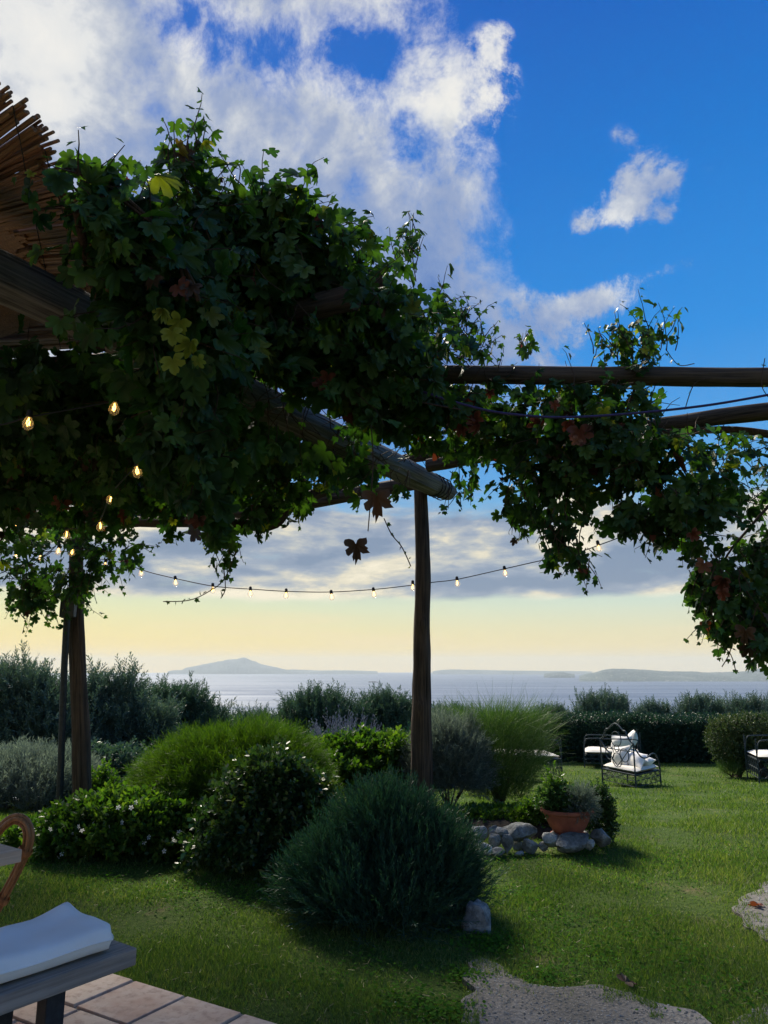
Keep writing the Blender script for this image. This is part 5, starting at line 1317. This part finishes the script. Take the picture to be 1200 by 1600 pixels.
def cushion_mb(c, ux, uy, w, l, t, puff=.25, n=16, seed=0, pinch=0.0):
    mb = MB(); V = []; c = Vector(c); ux = Vector(ux).normalized(); uy = Vector(uy).normalized(); uz = ux.cross(uy)
    for s_ in (1, -1):
        for j in range(n + 1):
            for i in range(n + 1):
                a = i / n * 2 - 1; b_ = j / n * 2 - 1
                e = (1 - abs(a) ** 6) * (1 - abs(b_) ** 6); e2 = (1 - a * a) * (1 - b_ * b_)
                h_ = t / 2 * (e ** .35 if e > 0 else 0) * (1 - puff) + t / 2 * puff * e2 * 1.6
                pin = 1 - pinch * (1 - max(abs(a), abs(b_)) ** 2 * 0 - 0) * (1 - abs(abs(a) - abs(b_))) * 0
                sx_ = 1 - pinch * (1 - b_ * b_) * 1.0 if pinch else 1; sy_ = 1 - pinch * (1 - a * a) if pinch else 1
                z_ = s_ * h_ + .012 * mnoise.noise(Vector((a * 2 + seed, b_ * 2, s_)))* (t / .12)
                V.append(c + ux * (a * w / 2 * sx_) + uy * (b_ * l / 2 * sy_) + uz * z_)
    m_ = n + 1; off_ = m_ * m_
    F = [(j * m_ + i, j * m_ + i + 1, (j + 1) * m_ + i + 1, (j + 1) * m_ + i) for j in range(n) for i in range(n)]
    F += [tuple(off_ + k for k in f)[::-1] for f in F[:n * n]]
    bd = [i for i in range(m_)] + [j * m_ + n for j in range(1, m_)] + [n * m_ + i for i in range(n - 1, -1, -1)] + [j * m_ for j in range(n - 1, 0, -1)]
    F += [(bd[k], off_ + bd[k], off_ + bd[(k + 1) % len(bd)], bd[(k + 1) % len(bd)]) for k in range(len(bd))]
    return mb.add(V, F)
def daybed(P1, P2, bdir, length, label, head=True, arms=(True, True), hs=1.0, post=.82, seat=.36):
    P1 = Vector(P1); P2 = Vector(P2); a = (P2 - P1); a.z = 0; w = a.length; a.normalize(); b_ = Vector(bdir); b_.z = 0; b_.normalize()
    root = empty('iron_daybed', P1, label, 'daybed'); o_ = Vector((0, 0, 0)); zz = Vector((0, 0, 1))
    gz = lambda q_: Vector((0, 0, GZ(P1.x + q_.x, P1.y + q_.y) - P1.z))
    A, B_, C_, D_ = o_, a * w, a * w + b_ * length, b_ * length
    hp = post * hs
    for q_, hh in ((A, hp), (B_, hp), (C_, seat + .05), (D_, seat + .05)):
        MB().tube([q_ + gz(q_) - zz * .02, q_ + zz * hh], .014, 8).build('leg', M['iron_blue'], root)
    mb = MB()
    nl = max(4, int(w / .17)); nl2 = max(4, int(length / .17))
    for s_, e_, n_ in ((A, B_, nl), (B_, C_, nl2), (C_, D_, nl), (D_, A, nl2)): lattice(mb, s_, e_, .10, seat - .06, n_)
    mb.build('scrolled_apron', M['iron_blue'], root)
    if head:
        mb = MB(); n = 24; arch = []
        arch = cat_curve([a * w * u + zz * (hp + z_ * hs) for u, z_ in ((0, 0), (.1, .05), (.2, .19), (.27, .20), (.38, .27), (.5, .31), (.62, .27), (.73, .20), (.8, .19), (.9, .05), (1, 0))], 4)
        mb.tube(arch, .014, 8)
        for z_ in (seat - .06, hp - .14): mb.tube([A + zz * z_, B_ + zz * z_], .010, 6)
        for u, z_, r_ in ((.5, hp + .04, .15), (.28, hp - .22, .13), (.72, hp - .22, .13), (.5, hp - .32, .14), (.5, hp - .12, .07)):
            mb.tube([a * (w * u + math.cos(t_) * r_ * w) + zz * (z_ + math.sin(t_) * r_ * w * .9) for t_ in [k * math.pi / 10 for k in range(21)]], .008, 6, cap=False)
        mb.tube([A + zz * hp, a * w * .35 + zz * (hp - .30), a * w * .5 + zz * (hp - .42)], .008, 6); mb.tube([B_ + zz * hp, a * w * .65 + zz * (hp - .30), a * w * .5 + zz * (hp - .42)], .008, 6)
        mb.build('headboard', M['iron_blue'], root)
    for s_, q_ in ((0, A), (1, B_)):
        if not arms[s_]: continue
        mb = MB(); z0 = hp if head else seat + .30
        prof = [(0, z0), (.12, z0 - .14 * hs), (.30, z0 - .25 * hs), (.5, z0 - .27 * hs), (.72, z0 - .22 * hs), (.88, z0 - .26 * hs), (.97, z0 - .38), (1.0, seat + .02)] if head else [(0, seat), (.03, z0 - .06), (.12, z0), (.5, z0), (.88, z0), (.97, z0 - .06), (1, seat)]
        mb.tube(cat_curve([q_ + b_ * length * f + zz * z_ for f, z_ in prof], 4), .013, 8)
        mb.build('arm_rail', M['iron_blue'], root)
    c_ = a * w / 2 + b_ * length / 2
    MB().box(c_ + zz * (seat - .075), (w - .04, length - .04, .02), Matrix((a, b_, zz)).transposed()).build('slatted_base', M['metal_dark'], root, smooth=False)
    m_ = cushion_mb(P1 + c_ + zz * (seat - .01), a, b_, w - .05, length - .05, .11, .1, 14).build('mattress', M['cream']); 
    tag(m_, 'flat cream seat mattress on the ' + label, 'mattress')
    return root, a, b_, w, m_
P1, P2, P3 = G(942, 1227), G(994, 1232), G(1033, 1228)
root, a, b_, w, mt = daybed(P1, P2, P3 - P2, (P3 - P2).length, 'wrought iron daybed with arched scrolled back, nearer of the facing pair')
mt['label'] = 'cream mattress with pillows on it, on the nearer iron daybed'
zz = Vector((0, 0, 1)); c_ = P1 + a * w * .5 + zz * .50
def pillow(c, ux, uy, w, l, t, seed, label):
    o = cushion_mb((0, 0, 0), ux, uy, w, l, t, .75, 14, seed, .09).build('pillow', M['cloth']); o.location = c; return tag(o, label, 'pillow', 'pillows on the iron daybeds')
L_ = (P3 - P2).length
pillow(P1 + a * w * .36 + b_ * L_ * .30 + zz * .52, a + zz * .15, b_ * .45 + zz, .50, .40, .17, 1, 'white pillow propped against the arched back of the nearer daybed')
pillow(P1 + a * w * .72 + b_ * L_ * .42 + zz * .49, a - zz * .05, b_ * .8 + zz * .6, .50, .38, .17, 2, 'white pillow lying in front of the propped one on the nearer daybed')
pillow(P1 + a * w * .80 + b_ * L_ * .72 + zz * .44, b_, a + zz * .2, .42, .34, .15, 3, 'small pale patterned pillow at the open end of the nearer daybed')
# rear daybed
Q1 = G(911, 1200); Q2 = G(926, 1194)
head_near = Q1 + Vector((1.28, -.32, 0)); head_far = head_near + Vector((.25, .95, 0))
head_near.z = GZ(head_near.x, head_near.y)
root2, a2, b2, w2, mt2 = daybed(head_near, head_far, Q1 - head_near, 1.28, 'wrought iron daybed half hidden behind the nearer one', head=False)
mt2['label'] = 'cream mattress showing left of the arched iron back, on the farther daybed'
hn = Vector(head_near)
pillow(hn + a2 * .40 + b2 * .16 + zz * .62, a2, b2 * -.35 + zz, .50, .46, .18, 4, 'white pillow leaning on the back of the farther daybed, tallest of all')
pillow(hn + a2 * .15 + b2 * .42 + zz * .56, a2 * .4 + b2 * .9, zz - b2 * .15, .52, .34, .17, 5, 'white pillow with a pointed corner at the open side of the farther daybed')
pillow(hn + a2 * .55 + b2 * .40 + zz * .50, b2, a2 * .5 + zz * .8, .44, .34, .16, 6, 'pale pillow lying low between the others on the farther daybed')
# bench seen behind the broom, and one cut by the right edge
T1 = G(879, 1223); ax_ = Vector((-1.0, .18, 0)).normalized(); T1b = T1 + Vector((-.10, .85, 0)); T1b.z = GZ(T1b.x, T1b.y)
r3 = daybed(T1, T1b, ax_, 1.35, 'simple iron bench with a thin white seat half hidden behind the broom', head=False, arms=(True, True), seat=.50)
r3[4]['label'] = 'thin white seat cushion seen through the broom stems'
U1 = G(1187, 1225); U1b = U1 + Vector((.25, 1.0, 0)); U1b.z = GZ(U1b.x, U1b.y)
r4 = daybed(U1, U1b, Vector((1, -.1, 0)), 1.6, 'iron daybed cut off by the right edge under the clipped shrub', head=False, arms=(True, True), seat=.50)
r4[4]['label'] = 'white seat mattress cut off by the right edge of the view'

# ================================================================== TERRACE FURNITURE
def onz(x, y, z): d = ray(x, y); t_ = (z - CAMZ) / d.z; return Vector((d.x * t_, d.y * t_, z))
ZB = .47
C1 = onz(215, 1481, ZB); fd = (onz(0, 1557, ZB) - C1); fd.z = 0; fd.normalize(); ed = Vector((fd.y, -fd.x, 0)); ed = ed if ed.y > 0 else -ed
bench = empty('wooden_bench', (C1 + fd * .9 + ed * .22) * 1.0, 'low weathered grey wooden bench jutting in at the lower left corner', 'bench'); bench.location.z = .03
RB = Matrix((fd, ed, Vector((0, 0, 1)))).transposed()
LB, DB = 1.9, .44
def bl(v_): return v_ - bench.location
for i in range(2):
    c_ = C1 + fd * LB / 2 + ed * (DB / 2 * (i + .5)) + Vector((0, 0, -.030))
    o = MB().box((0, 0, 0), (LB, DB / 2 - .006, .060)).build('plank', M['benchwood'], bench, smooth=False, bevel=.005); o.location = bl(c_); o.rotation_euler = RB.to_euler()
for s_ in (.30, LB - .3):
    for e_ in (.06, DB - .06):
        c_ = C1 + fd * s_ + ed * e_ + Vector((0, 0, -.06)); c_.z = (.03 + ZB - .06) / 2
        o = MB().box((0, 0, 0), (.07, .06, ZB - .09)).build('leg', M['metal_dark'], bench, smooth=False, bevel=.004); o.location = bl(c_); o.rotation_euler = RB.to_euler()
c_ = C1 + fd * LB / 2 + ed * DB / 2; c_.z = ZB - .085
o = MB().box((0, 0, 0), (LB - .5, .05, .05)).build('rail', M['metal_dark'], bench, smooth=False); o.location = bl(c_); o.rotation_euler = RB.to_euler()
# seat cushion with a turned up corner
n = 44; nw = 22; LC, DC, TC = 1.55, .35, .084
V = []
for s_ in (1, 0):
    for j in range(nw + 1):
        for i in range(n + 1):
            u = i / n; w_ = j / nw                                   # u along the bench from its free end, w_ front to back
            ru = min(u * LC, (1 - u) * LC) / .05; rw = min(w_ * DC, (1 - w_) * DC) / .05
            e = min(1, ru) * min(1, rw); rd = math.sqrt(max(0, 1 - (1 - min(1, ru)) ** 2)) * math.sqrt(max(0, 1 - (1 - min(1, rw)) ** 2))
            cu = min(u * LC, .35); cr = max(0, 1 - math.hypot(u * LC - .02, (1 - w_) * DC - .01) / .16)
            z_ = (.008 + TC * .5 + (TC * .5) * rd) if s_ else (.008 + TC * .5 - TC * .5 * rd)
            sagging = .007 * math.sin(u * 9) * (w_ - .2) + .010 * mnoise.noise(Vector((u * 7, w_ * 3, 0)))
            wr = .0045 * math.sin((u * LC * 34) + w_ * 5 + 2 * mnoise.noise(Vector((u * 12, w_ * 5, 4)))) * max(0, w_ - .55) * (1 if s_ else 0)
            z_ += (sagging + .045 * cr ** 1.4 + wr) * (1 if s_ else .3)
            inn = .018 * (1 - rd)
            x_ = .045 + u * LC + (inn if u < .5 else -inn) + .03 * (w_ - .5) * (1 - u); y_ = .012 + w_ * DC + (inn if w_ < .5 else -inn) * .6 + .02 * math.sin(u * 5)
            x_ += .05 * (1 - min(1, w_ * 3)) ** 2 * (1 - min(1, u * 8)) 
            V.append(C1 + fd * x_ + ed * y_ + Vector((0, 0, z_)))
m_ = n + 1; off_ = m_ * (nw + 1)
F = [(j * m_ + i, j * m_ + i + 1, (j + 1) * m_ + i + 1, (j + 1) * m_ + i) for j in range(nw) for i in range(n)]
F2 = [tuple(off_ + k for k in f)[::-1] for f in F]
bd = [i for i in range(m_)] + [j * m_ + n for j in range(1, nw + 1)] + [nw * m_ + i for i in range(n - 1, -1, -1)] + [j * m_ for j in range(nw - 1, 0, -1)]
F3 = [(bd[k], off_ + bd[k], off_ + bd[(k + 1) % len(bd)], bd[(k + 1) % len(bd)]) for k in range(len(bd))]
cu = MB().add(V, F + F2 + F3); me_ = cu.build('seat_cushion', M['cloth'], sharp=80)
bm = bmesh.new(); bm.from_mesh(me_.data); bmesh.ops.recalc_face_normals(bm, faces=bm.faces); bm.to_mesh(me_.data); bm.free()
lp = [V[i_] for i_ in bd]; sm = [(p_ * .5 + V[off_ + i_] * .5) for p_, i_ in zip(lp, bd)]
sm_pts = [p_ + (p_ - (C1 + fd * .8 + ed * .18)).normalized() * .002 for p_ in sm]; 
MB().tube(sm_pts + [sm_pts[0]], .0035, 6, cap=False).build('seam', M['cloth'], me_)
tag(me_, 'long white canvas seat cushion with a peaked corner on the grey bench', 'cushion')
# table
ZT = .76
T_ = onz(35, 1327, ZT); tab = empty('wooden_table', T_ + fd * .8 + ed * .4, 'pale wooden table top corner at the left edge behind the bench', 'table'); tab.location.z = .03
o = MB().box((0, 0, 0), (1.8, .78, .050)).build('tabletop', M['tablewood'], tab, smooth=False, bevel=.004); o.location = T_ + fd * .9 + ed * .39 + Vector((0, 0, -.025)) - tab.location; o.rotation_euler = RB.to_euler()
for s_ in (.30, 1.6):
    for e_ in (.08, .70):
        c_ = T_ + fd * s_ + ed * e_; c_.z = (.03 + ZT - .05) / 2
        o = MB().box((0, 0, 0), (.06, .06, ZT - .08)).build('leg', M['tablewood'], tab, smooth=False, bevel=.004); o.location = c_ - tab.location; o.rotation_euler = RB.to_euler()
# rattan chair
YC = 3.95
ch = empty('rattan_chair', W(-60, 1400, YC), 'rattan chair with a bent hoop back at the left edge', 'chair'); ch.location.z = 0
loc = ch.location
def hoop(px, Ys, r, name, m='rattan'):
    pts = cat_curve([W(x, y, Y_) - loc for (x, y), Y_ in zip(px, Ys)], 6); return MB().tube(pts, r, 10).build(name, M[m], ch)
outer = [(-70, 1420), (-40, 1350), (-14, 1308), (8, 1282), (26, 1274), (42, 1280), (50, 1298), (49, 1318), (38, 1346), (20, 1382), (4, 1412), (-16, 1450), (-40, 1500)]
inner = [(-66, 1424), (-34, 1352), (-8, 1312), (10, 1292), (24, 1285), (35, 1291), (39, 1304), (37, 1322), (27, 1350), (12, 1380), (-4, 1408), (-24, 1446), (-46, 1494)]
mid_ = [((a_[0] + b2_[0]) / 2, (a_[1] + b2_[1]) / 2) for a_, b2_ in zip(outer, inner)]
hoop(outer, [YC] * 13, .0115, 'back_hoop'); hoop(mid_, [YC - .02] * 13, .0105, 'back_hoop'); hoop(inner, [YC + .01] * 13, .010, 'back_hoop')
# wrapped bindings on the hoop
for (x, y) in [(8, 1405), (44, 1330)]:
    q_ = W(x - 5, y, YC - .005) - loc; MB().lathe([(.035, -.014), (.038, 0), (.035, .014)], q_, 14, Matrix.Rotation(.5, 3, 'Y')).build('binding', M['rattan'], ch)
sc_ = W(-120, 1440, YC) - loc; sc_.z = .45
MB().lathe([(0, .03), (.18, .03), (.22, .02), (.235, 0), (.22, -.02), (0, -.02)], sc_, 28).build('seat', M['cloth'], ch)
for dx_, dy_ in ((-.17, -.17), (.17, -.17), (-.17, .17), (.17, .17)):
    MB().tube([sc_ + Vector((dx_, dy_, -.01)), sc_ + Vector((dx_ * 1.25, dy_ * 1.25, -.45))], .015, 10).build('leg', M['rattan'], ch)
q0 = W(-40, 1500, YC) - loc; q0.z = .05; e0 = W(-40, 1500, YC) - loc
MB().tube([e0, sc_ + Vector((.17, .0, 0))], .012, 8).build('brace', M['rattan'], ch); MB().tube([W(-70, 1420, YC) - loc, sc_ + Vector((.0, .17, 0))], .012, 8).build('brace', M['rattan'], ch)

# ================================================================== GRASS
def inpoly(px, py, poly):
    poly = np.array(poly); n = len(poly); ins = np.zeros(len(px), bool); j = n - 1
    for i in range(n):
        xi, yi = poly[i]; xj, yj = poly[j]
        c_ = ((yi > py) != (yj > py)) & (px < (xj - xi) * (py - yi) / (yj - yi + 1e-12) + xi); ins ^= c_; j = i
    return ins
def gzv(x, y):
    z = -0.09 * (np.clip(y, 7.5, 15.5) - 7.5) - .03 * (np.clip(y, 15.5, 22.5) - 15.5)
    return z
ter_poly = [(p.x, p.y) for p in P4]
def field(n, seed, y0=3.2, y1=22.4, pw=1.9):
    g = np.random.default_rng(seed)
    u = g.uniform(0, 1, n); a_ = 1 - pw; y = (y0 ** a_ + u * (y1 ** a_ - y0 ** a_)) ** (1 / a_)
    x = g.uniform(-.60, .60, n) * (y + .6)
    creep = np.zeros(n, bool)
    for pl in (path_poly, patch_poly, corner_poly):
        A_ = np.array(pl); box = (x > A_[:, 0].min() - .1) & (x < A_[:, 0].max() + .1) & (y > A_[:, 1].min() - .1) & (y < A_[:, 1].max() + .1)
        ii = np.where(box)[0]
        if len(ii):
            dd = np.full(len(ii), 9.0)
            for q_ in A_: dd = np.minimum(dd, np.hypot(x[ii] - q_[0], y[ii] - q_[1]))
            wv_ = .5 + .5 * np.sin(x[ii] * 19 + 2 * np.sin(y[ii] * 13)) * np.sin(y[ii] * 17 + 2 * np.sin(x[ii] * 11))
            creep[ii] = (dd < .02 + .16 * wv_ ** 1.5) & (g.uniform(0, 1, len(ii)) < .75)
    keep = ~inpoly(x, y, ter_poly) & (creep | (~inpoly(x, y, path_poly) & ~inpoly(x, y, patch_poly) & ~inpoly(x, y, corner_poly))) & ~((x < -1.0) & (y > 22.5 - np.clip((-1 - x) / 4, 0, 1) * 12))
    keep &= ~(((x - .0) / .55) ** 2 + ((y - 5.5) / .45) ** 2 < 1) & ~(((x + 1.5) / .7) ** 2 + ((y - 7.6) / .6) ** 2 < 1)
    return x[keep], y[keep], g
lawn.data.calc_loop_triangles()
def lumpz(x, y): return np.array([bumpy(float(a_), float(b_)) for a_, b_ in zip(x, y)])
x, y, g = field(620000, 201)
# patchy growth: thin and bare places
pn = np.sin(x * 2.1 + np.sin(y * 1.7) * 1.3) * np.sin(y * 2.7 + np.sin(x * 2.9)) + .5 * np.sin(x * 7.3 + y * 3.1) * np.sin(y * 6.1 - x * 2.2)
keep = g.uniform(0, 1, len(x)) < np.clip(.68 + pn * .46, .08, 1); x, y, pn = x[keep], y[keep], pn[keep]
n = len(x); z = gzv(x, y) + .004; ins_ = inpoly(x, y, path_poly) | inpoly(x, y, patch_poly) | inpoly(x, y, corner_poly); z[ins_] += .018
k_ = np.clip(y / 5, .9, 3.2)                    # farther blades a little wider, so that they do not alias
hgt = g.uniform(.012, .036, n) * (1 + .45 * pn) * np.clip(k_, 1, 1.5); wd_ = g.uniform(.0016, .0030, n) * k_
a_ = g.uniform(0, 6.283, n); lean = g.normal(size=(n, 2)) * .55
base = np.stack([x, y, z], 1); sd = np.stack([np.cos(a_), np.sin(a_), np.zeros(n)], 1) * wd_[:, None]
tipv = np.stack([lean[:, 0], lean[:, 1], np.ones(n)], 1); tipv = nrm(tipv) * hgt[:, None]
V = np.stack([base - sd, base + sd, base + tipv], 1).reshape(-1, 3); F = np.arange(n * 3).reshape(-1, 3)
gr = link('grass', npmesh('grass', V, F, M['grass'])); tag(gr, 'short patchy green grass covering the lawn', kind='stuff')
print('grass', n)
# clover and broad leaved weeds
def weeds(n, seed, m, spots, size, name, label, hgt=.02):
    g = np.random.default_rng(seed); P_ = []
    for (px, py, rr_, w_) in spots:
        c_ = G(px, py); k = int(n * w_); q_ = g.normal(size=(k, 2)) * rr_ * .5; P_.append(np.stack([c_.x + q_[:, 0], c_.y + q_[:, 1]], 1))
    P_ = np.concatenate(P_); keep = ~inpoly(P_[:, 0], P_[:, 1], ter_poly); P_ = P_[keep]; k = len(P_)
    pos = np.stack([P_[:, 0], P_[:, 1], gzv(P_[:, 0], P_[:, 1]) + g.uniform(.008, hgt + .012, k)], 1)
    tv = np.array([(0, 0, 0), (.5, .3, .06), (.55, .8, .02), (0, 1.1, .0), (-.55, .8, .02), (-.5, .3, .06)]); tf = np.array([(0, 1, 2), (0, 2, 3), (0, 3, 4), (0, 4, 5)])
    th = g.uniform(0, 6.283, k); yd = np.stack([np.cos(th), np.sin(th), g.uniform(-.1, .7, k)], 1); nd = np.stack([g.normal(size=k) * .3, g.normal(size=k) * .3, np.ones(k)], 1)
    V, F = instance(tv, tf, pos, frames(yd, nd), g.uniform(.6, 1.3, k) * size)
    o = link(name, npmesh(name, V, F, M[m])); return tag(o, label, kind='stuff')
spots = [(300, 1390, .5, .10), (420, 1400, .4, .08), (120, 1380, .5, .08), (60, 1350, .4, .06), (770, 1480, .22, .10), (640, 1575, .2, .05), (700, 1590, .15, .05), (800, 1400, .3, .04), (870, 1440, .3, .04), (940, 1500, .35, .05), (1080, 1500, .3, .05), (1050, 1350, .5, .05),
         (990, 1380, .4, .04), (730, 1530, .12, .05), (1180, 1340, .5, .04), (900, 1345, .4, .06), (760, 1345, .4, .06), (1000, 1460, .3, .04), (1130, 1560, .3, .04), (560, 1520, .4, .04), (850, 1530, .15, .03)]
weeds(7000, 211, 'weed', spots, .014, 'clover', 'light green clover and small weeds scattered in the lawn')
def litter(n, seed, m, name, label, size):
    x, y, g = field(n * 2, seed, 3.3, 14); x, y = x[:n], y[:n]; k = len(x); pos = np.stack([x, y, gzv(x, y) + g.uniform(.015, .035, k)], 1)
    wq = .30 if size < .02 else .045; tv = np.array([(-wq, 0, 0), (wq, 0, 0), (wq * .8 + .1, 1, .05), (-wq * .8 + .1, 1, .05)]); tf = np.array([(0, 1, 2, 3)])
    th = g.uniform(0, 6.283, k); yd = np.stack([np.cos(th), np.sin(th), g.uniform(-.1, .3, k)], 1)
    V, F = instance(tv, tf, pos, frames(yd, np.stack([g.normal(size=k) * .3, g.normal(size=k) * .3, np.ones(k)], 1)), g.uniform(.5, 1.2, k) * size)
    return tag(link(name, npmesh(name, V, F, M[m])), label, kind='stuff')
litter(2200, 221, 'drygrass', 'dry_grass', 'dry straw coloured stalks lying in the lawn', .034)
litter(90, 222, 'petal', 'fallen_petals', 'tiny pale specks of fallen petals on the lawn', .009)
# pebbles in the concrete surfaces and edges
def pebbles(poly, n, seed, label):
    g = np.random.default_rng(seed); P_ = np.array(poly); x = g.uniform(P_[:, 0].min(), P_[:, 0].max(), n); y = g.uniform(P_[:, 1].min(), P_[:, 1].max(), n)
    k_ = inpoly(x, y, poly); x, y = x[k_], y[k_]; k = len(x); t_ = .5 * (1 + 5 ** .5)
    oc = np.array([(1, 0, 0), (-1, 0, 0), (0, 1, 0), (0, -1, 0), (0, 0, .6), (0, 0, -.6)], float); of = np.array([(0, 2, 4), (2, 1, 4), (1, 3, 4), (3, 0, 4)])
    th = g.uniform(0, 6.28, k); fr_ = frames(np.stack([np.cos(th), np.sin(th), g.normal(size=k) * .3], 1), np.tile([0, 0, 1.0], (k, 1)))
    V, F = instance(oc, of, np.stack([x, y, gzv(x, y) + .025], 1), fr_, g.uniform(.0025, .008, k)); return tag(link('pebbles', npmesh('pebbles', V, F, M['stone'])), label, kind='stuff')
pebbles(path_poly, 2600, 231, 'pebbles worn proud of the concrete path'); pebbles(patch_poly, 1400, 232, 'loose pebbles on the bare patch'); pebbles(corner_poly, 600, 233, 'loose pebbles in the lower corner')
# fallen leaves
for i, (px, py, m_, lab) in enumerate([(1187, 1424, 'vine_red', 'curled reddish brown leaf lying on the pale gravelly patch'), (978, 1547, 'vine_dry', 'dry brown leaf at the edge of the concrete path')]):
    c_ = G(px, py); o = link('fallen_leaf', leaf_me[m_, 4]); o.location = c_ + Vector((0, 0, .035)); o.scale = (.055, .055, .055); o.rotation_euler = (rnd.uniform(-.5, .5), .3, rnd.uniform(0, 6)); tag(o, lab, 'leaf')
